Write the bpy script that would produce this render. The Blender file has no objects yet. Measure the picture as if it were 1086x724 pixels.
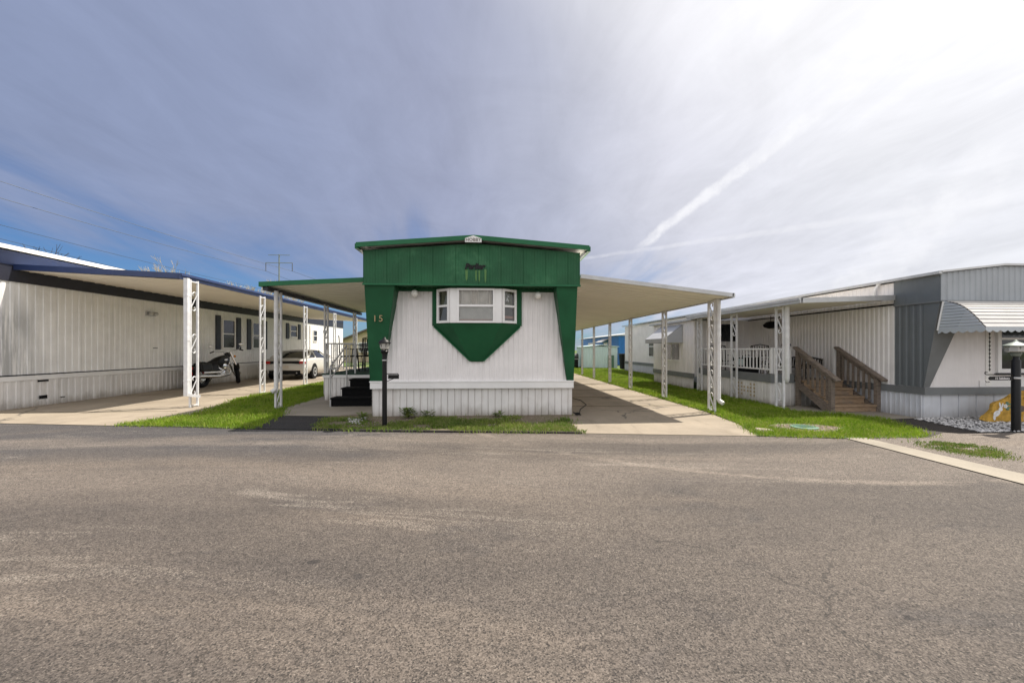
import bpy, math, random
import numpy as np
from mathutils import Vector, Matrix
random.seed(7); rng = np.random.default_rng(7)
S = bpy.context.scene; COL = S.collection; PI = math.pi; R = math.radians
EXPO = 0.75

# ---------------------------------------------------------------- camera constants (used to turn sight lines into ground points)
F, H, CX, VH = 430.0, 1.32, 543.0, 370.0
TH = math.atan(23 / 430)
RX, RY = math.cos(TH), -math.sin(TH); DX, DY = math.sin(TH), math.cos(TH)
def g(u, v, z=0.0):
    D = F * (H - z) / (v - VH); l = (u - CX) / F * D
    return (D * DX + l * RX, D * DY + l * RY)
def pdir(u, v):
    a = (u - CX) / F; b = (VH - v) / F
    return Vector((DX + a * RX, DY + a * RY, b)).normalized()

# ---------------------------------------------------------------- node helpers
class NT:
    def __init__(s, nt): s.t = nt
    def n(s, typ, **kw):
        nd = s.t.nodes.new(typ)
        for k, v in kw.items():
            if k.startswith('i_'):
                key = k[2:]; key = int(key) if key.isdigit() else key.replace('_', ' ')
                s.put(nd.inputs[key], v)
            else: setattr(nd, k, v)
        return nd
    def put(s, sock, v):
        if isinstance(v, bpy.types.NodeSocket): s.t.links.new(v, sock)
        elif isinstance(v, (tuple, list)) and len(v) == 3 and sock.type == 'RGBA': sock.default_value = (*v, 1)
        else: sock.default_value = v
    def m(s, op, a, b=0.0, c=0.0, clamp=False):
        nd = s.t.nodes.new('ShaderNodeMath'); nd.operation = op; nd.use_clamp = clamp
        for i, v in enumerate((a, b, c)): s.put(nd.inputs[i], v)
        return nd.outputs[0]
    def vm(s, op, a, b=(0, 0, 0)):
        nd = s.t.nodes.new('ShaderNodeVectorMath'); nd.operation = op
        s.put(nd.inputs[0], a); s.put(nd.inputs[1], b)
        return nd.outputs['Value'] if op in ('DOT_PRODUCT', 'LENGTH') else nd.outputs[0]
    def mix(s, f, a, b, blend='MIX'):
        nd = s.t.nodes.new('ShaderNodeMix'); nd.data_type = 'RGBA'; nd.blend_type = blend
        s.put(nd.inputs[0], f); s.put(nd.inputs[6], a); s.put(nd.inputs[7], b)
        return nd.outputs[2]
    def sm(s, x, lo, hi, a=0.0, b=1.0):
        nd = s.t.nodes.new('ShaderNodeMapRange'); nd.interpolation_type = 'SMOOTHSTEP'
        for i, v in enumerate((x, lo, hi, a, b)): s.put(nd.inputs[i], v)
        return nd.outputs[0]
    def noise(s, vec, scale, detail=4, rough=.55, dist=0.0):
        nd = s.n('ShaderNodeTexNoise'); s.put(nd.inputs['Vector'], vec)
        nd.inputs['Scale'].default_value = scale; nd.inputs['Detail'].default_value = detail
        nd.inputs['Roughness'].default_value = rough; nd.inputs['Distortion'].default_value = dist
        return nd.outputs[0]
    def vor(s, vec, scale, feature='F1', out='Distance', rnd=1.0):
        nd = s.n('ShaderNodeTexVoronoi', feature=feature); s.put(nd.inputs['Vector'], vec)
        nd.inputs['Scale'].default_value = scale; nd.inputs['Randomness'].default_value = rnd
        return nd.outputs[out]
    def scl(s, vec, sc, loc=(0, 0, 0)):
        nd = s.n('ShaderNodeMapping'); s.put(nd.inputs[0], vec)
        nd.inputs['Location'].default_value = loc; nd.inputs['Scale'].default_value = sc
        return nd.outputs[0]
    def ramp(s, f, stops):
        nd = s.n('ShaderNodeValToRGB'); s.put(nd.inputs[0], f); e = nd.color_ramp.elements
        while len(e) < len(stops): e.new(.5)
        for k, (p, c) in enumerate(stops):
            e[k].position = p; e[k].color = (*c, 1) if len(c) == 3 else c
        return nd.outputs[0]

def newmat(name):
    m = bpy.data.materials.new(name); m.use_nodes = True
    nt = m.node_tree; nt.nodes.clear(); t = NT(nt)
    out = t.n('ShaderNodeOutputMaterial'); b = t.n('ShaderNodeBsdfPrincipled')
    nt.links.new(b.outputs[0], out.inputs[0])
    return m, t, b, out

def paint(name, col, rough=.5, metal=0., var=.12, vs=2.5, streak=0., dirt=None, damt=0., bump=0., bs=60, spec=.5, splash=0., stain=None):
    """procedural coat: low noise, optional vertical rain streaks, dirt patches, bump"""
    m, t, b, out = newmat(name)
    co = t.n('ShaderNodeTexCoord').outputs['Object']
    c = t.mix(t.sm(t.noise(co, vs, 6, .6), .3, .7), tuple(x * (1 - var) for x in col), tuple(min(1, x * (1 + var * .7)) for x in col))
    if streak:
        st = t.noise(t.scl(co, (9, 9, .35)), 1.0, 5, .65)
        c = t.mix(t.m('MULTIPLY', t.sm(st, .5, .78), streak), c, tuple(x * .55 for x in (dirt or col)))
    if dirt and damt:
        dn = t.noise(co, 1.7, 8, .7)
        c = t.mix(t.m('MULTIPLY', t.sm(dn, .5, .75), damt), c, dirt)
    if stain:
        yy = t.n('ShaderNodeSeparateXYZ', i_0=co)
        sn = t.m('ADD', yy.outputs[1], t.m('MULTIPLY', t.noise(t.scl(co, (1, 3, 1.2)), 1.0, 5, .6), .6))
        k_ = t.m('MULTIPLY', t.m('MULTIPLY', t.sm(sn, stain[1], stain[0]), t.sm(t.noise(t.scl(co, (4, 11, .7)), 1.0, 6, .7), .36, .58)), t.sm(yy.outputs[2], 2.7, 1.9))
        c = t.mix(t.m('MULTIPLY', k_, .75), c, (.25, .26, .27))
    if splash:
        zz = t.n('ShaderNodeSeparateXYZ', i_0=co).outputs[2]
        sn = t.m('ADD', zz, t.m('MULTIPLY', t.noise(t.scl(co, (5, 5, 2)), 1.0, 6, .7), .42))
        c = t.mix(t.m('MULTIPLY', t.sm(sn, .46, .18), splash), c, (.20, .16, .11))
    t.put(b.inputs['Base Color'], c)
    rv = t.noise(co, 12, 4)
    t.put(b.inputs['Roughness'], t.m('MULTIPLY_ADD', rv, .25, rough - .12, clamp=True))
    b.inputs['Metallic'].default_value = metal
    b.inputs['Specular IOR Level'].default_value = spec
    if bump:
        bn = t.n('ShaderNodeBump', i_Strength=bump, i_Distance=.01); t.put(bn.inputs['Height'], t.noise(co, bs, 4, .6))
        t.put(b.inputs['Normal'], bn.outputs[0])
    return m

# ---------------------------------------------------------------- mesh helpers
class MB:
    def __init__(s): s.v = []; s.f = []
    def add(s, vs, fs):
        o = len(s.v); s.v += [tuple(p) for p in vs]; s.f += [tuple(i + o for i in f) for f in fs]; return s
    def box(s, a, b):
        (x0, y0, z0), (x1, y1, z1) = a, b
        return s.add([(x0, y0, z0), (x1, y0, z0), (x1, y1, z0), (x0, y1, z0), (x0, y0, z1), (x1, y0, z1), (x1, y1, z1), (x0, y1, z1)],
              [(3, 2, 1, 0), (4, 5, 6, 7), (0, 1, 5, 4), (1, 2, 6, 5), (2, 3, 7, 6), (3, 0, 4, 7)])
    def bar(s, p, q, w, h=None, up=(0, 0, 1)):
        """rectangular bar from p to q"""
        p, q = Vector(p), Vector(q); d = (q - p).normalized(); h = h or w
        upv = Vector(up)
        if abs(d.dot(upv)) > .98: upv = Vector((1, 0, 0))
        sd = d.cross(upv).normalized(); u = sd.cross(d)
        vs = [c + sd * (i * w / 2) + u * (j * h / 2) for c in (p, q) for i, j in ((-1, -1), (1, -1), (1, 1), (-1, 1))]
        return s.add(vs, [(0, 1, 2, 3), (7, 6, 5, 4), (0, 4, 5, 1), (1, 5, 6, 2), (2, 6, 7, 3), (3, 7, 4, 0)])
    def tube(s, pts, r, n=8, cap=True):
        pts = [Vector(p) for p in pts]; k = len(pts)
        rs = r if isinstance(r, (list, tuple)) else [r] * k
        vs = []; pu = None
        for i, p in enumerate(pts):
            d = (pts[min(i + 1, k - 1)] - pts[max(i - 1, 0)]).normalized()
            if pu is None:
                pu = Vector((0, 0, 1)) if abs(d.z) < .95 else Vector((1, 0, 0))
            sd = d.cross(pu)
            if sd.length < 1e-4: sd = d.cross(Vector((0, 1, 0)))
            sd.normalize(); pu = sd.cross(d)
            for j in range(n):
                a = 2 * PI * j / n + PI / n
                vs.append(p + (sd * math.cos(a) + pu * math.sin(a)) * rs[i])
        fs = [(i * n + j, i * n + (j + 1) % n, (i + 1) * n + (j + 1) % n, (i + 1) * n + j) for i in range(k - 1) for j in range(n)]
        if cap: fs += [tuple(range(n))[::-1], tuple(range((k - 1) * n, k * n))]
        return s.add(vs, fs)
    def lathe(s, prof, c, axis='z', n=20):
        """prof: (radius, offset along axis)"""
        vs = []
        for r, h in prof:
            for j in range(n):
                a = 2 * PI * j / n; x, y = r * math.cos(a), r * math.sin(a)
                p = {'z': (x, y, h), 'x': (h, x, y), 'y': (x, h, y)}[axis]
                vs.append((p[0] + c[0], p[1] + c[1], p[2] + c[2]))
        k = len(prof)
        fs = [(i * n + j, i * n + (j + 1) % n, (i + 1) * n + (j + 1) % n, (i + 1) * n + j) for i in range(k - 1) for j in range(n)]
        fs += [tuple(range(n))[::-1], tuple(range((k - 1) * n, k * n))]
        return s.add(vs, fs)
    def prism(s, poly, axis, a, b):
        """poly in the two other coordinates, extruded from a to b along axis"""
        def P(p, t): return {'x': (t, p[0], p[1]), 'y': (p[0], t, p[1]), 'z': (p[0], p[1], t)}[axis]
        n = len(poly)
        return s.add([P(p, a) for p in poly] + [P(p, b) for p in poly],
              [tuple(range(n)), tuple(range(n, 2 * n))[::-1]] + [(i, n + i, n + (i + 1) % n, (i + 1) % n) for i in range(n)])
    def ball(s, c, r, n=12, sq=(1, 1, 1)):
        k = max(4, n // 2); vs = []; fs = []
        for i in range(k + 1):
            t = PI * i / k
            for j in range(n):
                a = 2 * PI * j / n
                vs.append((c[0] + r * sq[0] * math.sin(t) * math.cos(a), c[1] + r * sq[1] * math.sin(t) * math.sin(a), c[2] + r * sq[2] * math.cos(t)))
        fs = [(i * n + j, (i + 1) * n + j, (i + 1) * n + (j + 1) % n, i * n + (j + 1) % n) for i in range(k) for j in range(n)]
        return s.add(vs, fs)
    def corrug(s, a, b, z0, z1, pitch=.1, depth=.01, shape=((0, 0), (.12, 1), (.3, 1), (.42, 0))):
        """ribbed sheet standing on segment a-b; ribs point to the right of a->b. z0, z1 numbers or functions of distance"""
        ax, ay = a; bx, by = b; L = math.hypot(bx - ax, by - ay); dx, dy = (bx - ax) / L, (by - ay) / L; nx, ny = dy, -dx
        f0 = z0 if callable(z0) else (lambda t: z0); f1 = z1 if callable(z1) else (lambda t: z1)
        ts = []; k = 0
        while k * pitch < L:
            for q, h in shape:
                t = (k + q) * pitch
                if t < L: ts.append((t, h * depth))
            k += 1
        ts.append((L, 0))
        vs = []
        for t, h in ts:
            x, y = ax + dx * t + nx * h, ay + dy * t + ny * h
            vs += [(x, y, f0(t)), (x, y, f1(t))]
        return s.add(vs, [(2 * i, 2 * i + 2, 2 * i + 3, 2 * i + 1) for i in range(len(ts) - 1)])
    def loft(s, rings, close=True):
        n = len(rings[0]); vs = [p for r in rings for p in r]; k = len(rings)
        rg = range(n) if close else range(n - 1)
        fs = [(i * n + j, i * n + (j + 1) % n, (i + 1) * n + (j + 1) % n, (i + 1) * n + j) for i in range(k - 1) for j in rg]
        if close: fs += [tuple(range(n))[::-1], tuple(range((k - 1) * n, k * n))]
        return s.add(vs, fs)

WO = {}
def link(o): COL.objects.link(o); return o
def thing(name, label, cat, loc=(0, 0, 0), group=None):
    o = bpy.data.objects.new(name, None); link(o); o.location = loc; o.empty_display_size = .2
    o['label'] = label; o['category'] = cat
    if group: o['group'] = group
    WO[o.name] = Vector(loc); return o
def tag(o, label, cat, group=None):
    o['label'] = label; o['category'] = cat
    if group: o['group'] = group
    return o
def part(name, mb, mat, parent=None, loc=None, smooth=False, local=False, bevel=0, subd=0):
    """one mesh object. mb is in world coordinates unless local; loc only for local meshes"""
    me = bpy.data.meshes.new(name)
    if parent is not None: po = WO[parent.name]
    else: po = Vector((0, 0, 0))
    org = Vector(loc) if loc is not None else po
    if local: vs = mb.v
    else: vs = [(p[0] - org.x, p[1] - org.y, p[2] - org.z) for p in mb.v]
    me.from_pydata(vs, [], mb.f); me.update()
    if mat: me.materials.append(mat)
    if smooth:
        me.polygons.foreach_set('use_smooth', [True] * len(me.polygons))
        try: me.set_sharp_from_angle(angle=R(40))
        except Exception: pass
    o = bpy.data.objects.new(name, me); link(o)
    if parent is not None: o.parent = parent
    o.location = (org - po) if parent is not None else org
    WO[o.name] = org
    if subd:
        q = o.modifiers.new('s', 'SUBSURF'); q.levels = subd; q.render_levels = subd
    if bevel:
        q = o.modifiers.new('b', 'BEVEL'); q.width = bevel; q.segments = 2; q.limit_method = 'ANGLE'; q.angle_limit = R(40)
    return o
def dup(root, loc, rotz=None, label=None, group=None):
    r = root.copy(); link(r); r.location = loc
    if rotz is not None: r.rotation_euler = (0, 0, rotz)
    if label: r['label'] = label
    if group: r['group'] = group
    for ch in list(root.children):
        c = ch.copy(); link(c); c.parent = r
        for q in list(ch.children):
            d = q.copy(); link(d); d.parent = c
    return r
def structure(name, mb, mat):
    o = part(name, mb, mat); o['kind'] = 'structure'; return o
def sheet(poly, z):
    mb = MB(); mb.add([(x, y, z) for x, y in poly], [tuple(range(len(poly)))]); return mb
def text_mb(txt, size, shear=0., extr=.004, off=0.):
    cu = bpy.data.curves.new('t', 'FONT'); cu.body = txt; cu.size = size; cu.shear = shear; cu.extrude = extr
    cu.offset = off; cu.align_x = 'CENTER'; cu.align_y = 'CENTER'; cu.resolution_u = 3
    ob = bpy.data.objects.new('t', cu); link(ob)
    dg = bpy.context.evaluated_depsgraph_get(); me = bpy.data.meshes.new_from_object(ob.evaluated_get(dg))
    mb = MB(); mb.add([tuple(v.co) for v in me.vertices], [tuple(p.vertices) for p in me.polygons])
    bpy.data.objects.remove(ob); bpy.data.meshes.remove(me); bpy.data.curves.remove(cu)
    return mb
def place_text(mb, c, xdir=(1, 0, 0)):
    """stand flat text upright at c, reading along xdir"""
    xd = Vector(xdir).normalized(); z = Vector((0, 0, 1)); nrm = xd.cross(z)
    mb.v = [tuple(Vector(c) + xd * p[0] + z * p[1] + nrm * p[2]) for p in mb.v]; return mb

# ---------------------------------------------------------------- materials
WHITE = (.74, .73, .72)
M = {}
M['siding'] = paint('white_siding', (.84, .81, .805), .45, var=.05, streak=.10, dirt=(.55, .50, .45), damt=.08)
M['skirt'] = paint('white_skirting', (.76, .74, .72), .5, var=.06, streak=.4, dirt=(.5, .44, .37), damt=.26, splash=.6)
M['trim'] = paint('white_trim', (.82, .81, .80), .4, var=.05, dirt=(.5, .47, .43), damt=.1)
M['green'] = paint('green_panel', (.023, .115, .050), .5, var=.22, vs=1.6, streak=.5, dirt=(.075, .225, .11), damt=.75, spec=.25)
M['green_dark'] = paint('green_wedge', (.015, .092, .039), .5, var=.2, vs=1.5, dirt=(.03, .14, .06), damt=.35, spec=.22)
M['green_trim'] = paint('green_trim', (.020, .135, .058), .42, var=.15, spec=.25)
M['cream'] = paint('cream_soffit', (.90, .85, .75), .55, var=.04, vs=1.2, dirt=(.62, .56, .47), damt=.12)
M['ivory'] = paint('ivory_siding', (.85, .835, .80), .5, var=.05, streak=.34, dirt=(.50, .49, .47), damt=.22)
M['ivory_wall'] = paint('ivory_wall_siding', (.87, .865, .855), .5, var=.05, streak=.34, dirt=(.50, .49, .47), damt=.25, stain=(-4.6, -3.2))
M['navy'] = paint('navy_trim', (.025, .045, .13), .4, var=.12)
M['navy_dark'] = paint('dark_fascia', (.018, .02, .035), .5, var=.15)
M['bluegrey'] = paint('bluegrey_siding', (.135, .150, .162), .45, var=.08, streak=.2, dirt=(.15, .18, .2), damt=.1)
M['greyblue_lt'] = paint('pale_bluegrey', (.36, .385, .41), .45, var=.06, streak=.2)
M['charcoal'] = paint('grey_band', (.17, .18, .185), .5, var=.1)
M['iron'] = paint('white_iron', (.72, .72, .73), .42, var=.1, vs=8, dirt=(.38, .3, .22), damt=.22)
M['greyiron'] = paint('grey_iron', (.62, .61, .60), .42, var=.12, vs=8, dirt=(.35, .27, .2), damt=.3)
M['alu'] = paint('grey_aluminium', (.50, .50, .50), .38, metal=.4, var=.1, vs=6)
M['roofmetal'] = paint('roof_metal', (.62, .62, .62), .45, metal=.2, var=.12, vs=1.2, streak=.2)
M['awning'] = paint('white_awning', (.50, .485, .47), .4, var=.06, streak=.2, dirt=(.5, .46, .4), damt=.1)
M['awning_grey'] = paint('grey_awning', (.40, .41, .43), .5, var=.08)
M['awning_end'] = paint('pale_blue_awning_end', (.46, .495, .525), .4, var=.06)
M['black'] = paint('black_metal', (.006, .006, .0065), .42, var=.2, spec=.3)
M['blackplastic'] = paint('black_cloth', (.009, .009, .010), .8, var=.2, spec=.25)
M['darkgreen_mat'] = paint('dark_green_turf', (.012, .05, .03), .9, var=.25, vs=14, bump=.3, bs=200)
M['rubber'] = paint('rubber', (.010, .010, .011), .8, var=.15, spec=.25)
M['blackcarpet'] = paint('black_carpet', (.006, .006, .0065), .95, var=.2, spec=.15, vs=20, bump=.3, bs=150)
M['chrome'] = paint('chrome', (.75, .75, .76), .16, metal=1., var=.05)
M['carwhite'] = paint('car_white', (.60, .58, .545), .22, var=.03)
M['red'] = paint('red_lens', (.42, .015, .012), .22, var=.1)
M['amber'] = paint('amber_lens', (.7, .25, .02), .25, var=.1)
M['plate'] = paint('plate', (.55, .5, .43), .4, var=.12, vs=18)
M['bulbglass'] = paint('opal_glass', (.86, .84, .80), .2, var=.02)
M['rust'] = paint('yellow_rust', (.085, .20, .055), .6, var=.2)
M['tan'] = paint('tan_wall', (.52, .42, .28), .7, var=.08)
M['brownroof'] = paint('brown_roof', (.13, .10, .08), .8, var=.2, vs=6)
M['blue'] = paint('blue_siding', (.012, .14, .42), .45, var=.1, streak=.15)
M['teal'] = paint('pale_teal', (.58, .70, .70), .45, var=.05, streak=.25, dirt=(.42, .55, .55))
M['yellow'] = paint('ochre_board', (.52, .31, .06), .8, var=.35, vs=9, dirt=(.28, .17, .05), damt=.7, bump=.8, bs=22, spec=.2)
M['dkglass'] = paint('dark_glass', (.012, .014, .017), .08, var=.2)
M['utilgreen'] = paint('utility_green', (.10, .20, .14), .6, var=.2, vs=8)
M['pole'] = paint('galvanised_pole', (.20, .23, .21), .5, metal=.3, var=.1)
M['wire'] = paint('wire', (.06, .065, .07), .5)
M['bark_dark'] = paint('dark_bark', (.05, .04, .035), .9, var=.25, vs=6)
M['bark_pale'] = paint('pale_twig', (.46, .40, .32), .9, var=.25, vs=6)
M['curtain'] = paint('curtain', (.80, .74, .68), .9, var=.1, vs=9)
M['curtain_dark'] = paint('olive_curtain', (.24, .235, .17), .9, var=.25, vs=9)
M['blind_dark'] = paint('grey_blind', (.22, .21, .20), .8, var=.15, vs=6)
M['blind'] = paint('blind', (.80, .77, .74), .8, var=.1, vs=4)
M['pink'] = paint('pink_sill', (.55, .33, .28), .6, var=.15)
M['skirt_blue'] = paint('pale_blue_skirting', (.64, .66, .70), .5, var=.05, streak=.3, dirt=(.45, .43, .42), damt=.15, splash=.35)
M['lampglass'] = paint('lamp_glass', (.42, .41, .38), .15, var=.1)
M['stone_tan'] = paint('tan_stone', (.34, .29, .23), .9, var=.5, vs=24)
M['digits'] = paint('bronze_digit', (.36, .27, .15), .4, metal=.6, var=.2)
M['floral'] = paint('white_ornament', (.75, .75, .74), .5, var=.2, vs=30)
M['stone'] = paint('gravel_stone', (.56, .545, .53), .85, var=.6, vs=26)
M['dkgreyshingle'] = paint('dark_stove', (.03, .03, .03), .5, var=.2)

def wood(name, c1, c2):
    m, t, b, out = newmat(name); co = t.n('ShaderNodeTexCoord').outputs['Object']
    gr = t.noise(t.scl(co, (6, 6, 40)), 1.5, 6, .7, .5); big = t.noise(co, 3, 5)
    c = t.mix(t.sm(gr, .3, .72), c1, c2)
    c = t.mix(t.m('MULTIPLY', t.sm(big, .5, .72), .55), c, (.17, .15, .13))
    t.put(b.inputs['Base Color'], c); b.inputs['Roughness'].default_value = .8
    bn = t.n('ShaderNodeBump', i_Strength=.4, i_Distance=.006); t.put(bn.inputs['Height'], gr); t.put(b.inputs['Normal'], bn.outputs[0])
    return m
M['wood'] = wood('weathered_wood', (.105, .083, .066), (.27, .215, .17))
M['tread'] = wood('stair_tread', (.22, .145, .085), (.40, .285, .185))

def glassmat():
    m = bpy.data.materials.new('window_glass'); m.use_nodes = True; nt = m.node_tree; nt.nodes.clear(); t = NT(nt)
    out = t.n('ShaderNodeOutputMaterial'); mx = t.n('ShaderNodeMixShader'); tr = t.n('ShaderNodeBsdfTransparent', i_Color=(.86, .88, .87, 1))
    gl = t.n('ShaderNodeBsdfGlossy', i_Roughness=.03); fr = t.n('ShaderNodeFresnel', i_IOR=1.45)
    t.put(mx.inputs[0], t.m('ADD', fr.outputs[0], .03)); nt.links.new(tr.outputs[0], mx.inputs[1]); nt.links.new(gl.outputs[0], mx.inputs[2])
    nt.links.new(mx.outputs[0], out.inputs[0]); return m
M['glass'] = glassmat()

def asphalt(name, dark=1.0, worn=1.0):
    m, t, b, out = newmat(name); co = t.n('ShaderNodeTexCoord').outputs['Object']
    xyz = t.n('ShaderNodeSeparateXYZ', i_0=co); X, Y = xyz.outputs[0], xyz.outputs[1]
    nz = t.n('ShaderNodeTexNoise', i_Scale=2.2, i_Detail=7.0); t.put(nz.inputs['Vector'], co)
    off = t.n('ShaderNodeVectorMath', operation='SCALE'); t.put(off.inputs[0], nz.outputs['Color']); off.inputs['Scale'].default_value = .55
    wco = t.vm('ADD', co, off.outputs[0])
    big = t.noise(t.scl(co, (.20, .45, 1)), 1.0, 6, .6); mid = t.noise(t.scl(co, (.7, 1.5, 1)), 1.3, 7, .7, .6)
    base = t.mix(t.sm(big, .34, .66), tuple(x * dark for x in (.074, .063, .056)), tuple(x * dark for x in (.116, .097, .082)))
    base = t.mix(t.m('MULTIPLY', t.sm(mid, .47, .28), .55), base, tuple(x * dark for x in (.056, .051, .050)))
    # newer, cooler asphalt by the kerb on one side
    newer = t.m('MULTIPLY', t.sm(t.m('ADD', X, t.m('MULTIPLY', big, 5.0)), 2.2, -.5), t.sm(t.m('ADD', Y, t.m('MULTIPLY', mid, 2.0)), 5.4, 7.0))
    base = t.mix(t.m('MULTIPLY', newer, .8), base, tuple(x * dark for x in (.060, .058, .062)))
    # scuffed bands running along the road: the stones there are bared and pale
    warp = t.n('ShaderNodeCombineXYZ', i_1=t.m('MULTIPLY', t.m('SINE', t.m('MULTIPLY', X, .42)), .55))
    sco = t.vm('ADD', co, warp.outputs[0])
    r1 = t.m('ABSOLUTE', t.m('SUBTRACT', t.noise(t.scl(sco, (.09, 1.0, 1), (7.7, 2.2, 0)), 1.0, 4, .62, .35), .5))
    scuff = t.m('MULTIPLY', t.sm(r1, .028, .002), t.sm(t.noise(t.scl(sco, (.35, 1.2, 1)), 1.0, 4, .6), .45, .62))
    scuff = t.m('MULTIPLY', scuff, t.sm(t.m('SUBTRACT', Y, t.m('MULTIPLY', X, .30)), 1.4, 4.2))
    r2 = t.m('ABSOLUTE', t.m('SUBTRACT', t.noise(t.scl(sco, (.5, 2.6, 1), (1.7, 5.2, 0)), 1.0, 5, .7, .5), .5))
    scuff = t.m('MAXIMUM', scuff, t.m('MULTIPLY', t.m('MULTIPLY', t.sm(r2, .03, .0), t.sm(mid, .5, .64)), t.sm(Y, 3.2, 5.0)))
    dust = t.sm(t.noise(t.scl(sco, (.12, .8, 1), (3.1, .4, 0)), 1.2, 7, .62, .6), .50, .70)
    base = t.mix(t.m('MULTIPLY', dust, .50 * worn), base, (.190, .154, .124))
    band = t.m('ADD', Y, t.m('MULTIPLY', t.m('SUBTRACT', t.noise(t.scl(sco, (.25, .9, 1)), 1.0, 6, .65), .5), 2.2))
    base = t.mix(t.m('MULTIPLY', t.sm(t.m('ABSOLUTE', t.m('SUBTRACT', band, 4.3)), .95, .1), .50 * worn), base, (.182, .152, .128))
    base = t.mix(t.m('MULTIPLY', t.sm(t.m('ABSOLUTE', t.m('SUBTRACT', band, 5.9)), .5, .05), .40 * worn), base, (.215, .180, .150))
    arc_ = t.m('ABSOLUTE', t.m('SUBTRACT', t.vm('LENGTH', t.vm('SUBTRACT', t.vm('ADD', co, t.vm('MULTIPLY', off.outputs[0], (.12, .12, 0))), (4.6, 9.4, .1))), 5.6))
    base = t.mix(t.m('MULTIPLY', t.m('MULTIPLY', t.sm(arc_, .10, .02), t.sm(mid, .42, .6)), .6 * worn), base, (.24, .20, .165))
    # stones: cell colours at two sizes plus fine grit
    v1 = t.n('ShaderNodeSeparateColor', i_0=t.vor(co, 150, out='Color')); v2 = t.n('ShaderNodeSeparateColor', i_0=t.vor(co, 74, out='Color'))
    sp = t.noise(co, 120, 3, .8); sp4 = t.noise(t.scl(co, (10, 20, 1)), 1.0, 5, .75)
    f = t.m('MULTIPLY_ADD', v1.outputs[0], .90, t.m('MULTIPLY_ADD', v2.outputs[0], .32, t.m('MULTIPLY_ADD', t.sm(sp, .3, .7), .55, t.m('MULTIPLY_ADD', t.sm(sp4, .3, .7), .26, -.04))))
    c = t.mix(1.0, base, t.n('ShaderNodeCombineColor', i_0=f, i_1=f, i_2=f).outputs[0], 'MULTIPLY')
    lo_ = t.m('SUBTRACT', .93, t.m('MULTIPLY', scuff, .58 * worn))
    chip = t.sm(t.m('ADD', v1.outputs[1], t.m('MULTIPLY', t.m('SUBTRACT', sp, .5), .3)), lo_, t.m('ADD', lo_, .10))
    c = t.mix(t.m('MULTIPLY', chip, .55), c, (.30, .262, .222))
    c = t.mix(t.m('MULTIPLY', t.sm(v1.outputs[2], .86, .93), .7), c, (.018, .017, .017))
    # hairline cracks, only in some places
    cr = t.vor(wco, .55, feature='DISTANCE_TO_EDGE')
    where = t.m('MAXIMUM', t.m('MULTIPLY', t.sm(X, .3, 1.2), t.m('MULTIPLY', t.sm(Y, 4.2, 2.6), t.sm(t.noise(co, .9, 2, .5), .36, .48))), t.m('MULTIPLY', t.sm(t.noise(co, .33, 2, .5), .62, .70), .6))
    ck = t.m('MULTIPLY', t.sm(cr, .0046, .0014), where)
    c = t.mix(t.m('MULTIPLY', ck, .52), c, (.024, .023, .022))
    # tar and oil spots, drips
    vs = t.vor(wco, 1.1); vs2 = t.vor(wco, 2.3)
    c = t.mix(t.m('MULTIPLY', t.sm(vs, .050, .030), .7), c, (.022, .020, .020))
    c = t.mix(t.m('MULTIPLY', t.m('MULTIPLY', t.sm(vs2, .07, .05), t.sm(big, .5, .42)), .55), c, (.03, .028, .028))
    t.put(b.inputs['Base Color'], c); b.inputs['Roughness'].default_value = .8; b.inputs['Specular IOR Level'].default_value = .3
    hh = t.m('SUBTRACT', t.m('ADD', t.m('MULTIPLY', v1.outputs[0], .8), sp), t.m('MULTIPLY', ck, 1.0))
    bn = t.n('ShaderNodeBump', i_Strength=.5, i_Distance=.007); t.put(bn.inputs['Height'], hh); t.put(b.inputs['Normal'], bn.outputs[0])
    return m
M['road'] = asphalt('asphalt')
M['darkasphalt'] = asphalt('dark_asphalt', .45, .12)
M['oldasphalt'] = asphalt('old_asphalt', 1.5, 1.2)

def concrete(name, col, joint=(1.52, 0.0), stain=.5):
    m, t, b, out = newmat(name); co = t.n('ShaderNodeTexCoord').outputs['Object']
    n1 = t.noise(co, .9, 7, .65); n2 = t.noise(co, 60, 4, .7); n3 = t.noise(t.scl(co, (2.2, .5, 1)), 1.4, 6, .65)
    c = t.mix(t.sm(n1, .3, .7), tuple(x * .82 for x in col), tuple(x * 1.1 for x in col))
    c = t.mix(t.m('MULTIPLY', t.sm(n3, .52, .72), stain), c, tuple(x * .5 for x in (col[0], col[1] * .95, col[2] * .88)))
    f = t.m('MULTIPLY_ADD', n2, .5, .75)
    c = t.mix(1.0, c, t.n('ShaderNodeCombineColor', i_0=f, i_1=f, i_2=f).outputs[0], 'MULTIPLY')
    nz = t.n('ShaderNodeTexNoise', i_Scale=2.0, i_Detail=6.0); t.put(nz.inputs['Vector'], co)
    off = t.n('ShaderNodeVectorMath', operation='SCALE'); t.put(off.inputs[0], nz.outputs['Color']); off.inputs['Scale'].default_value = .6
    cr = t.vor(t.vm('ADD', co, off.outputs[0]), .30, feature='DISTANCE_TO_EDGE')
    ck = t.m('MULTIPLY', t.sm(cr, .008, .003), t.sm(t.noise(co, .4, 2), .46, .55))
    c = t.mix(t.m('MULTIPLY', ck, .7), c, (.05, .045, .04))
    t.put(b.inputs['Base Color'], c); b.inputs['Roughness'].default_value = .85
    bn = t.n('ShaderNodeBump', i_Strength=.25, i_Distance=.006); t.put(bn.inputs['Height'], n2); t.put(b.inputs['Normal'], bn.outputs[0])
    return m
M['conc'] = concrete('driveway_concrete', (.285, .238, .182))
M['conc2'] = concrete('pale_concrete', (.29, .255, .205), stain=.3)

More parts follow.
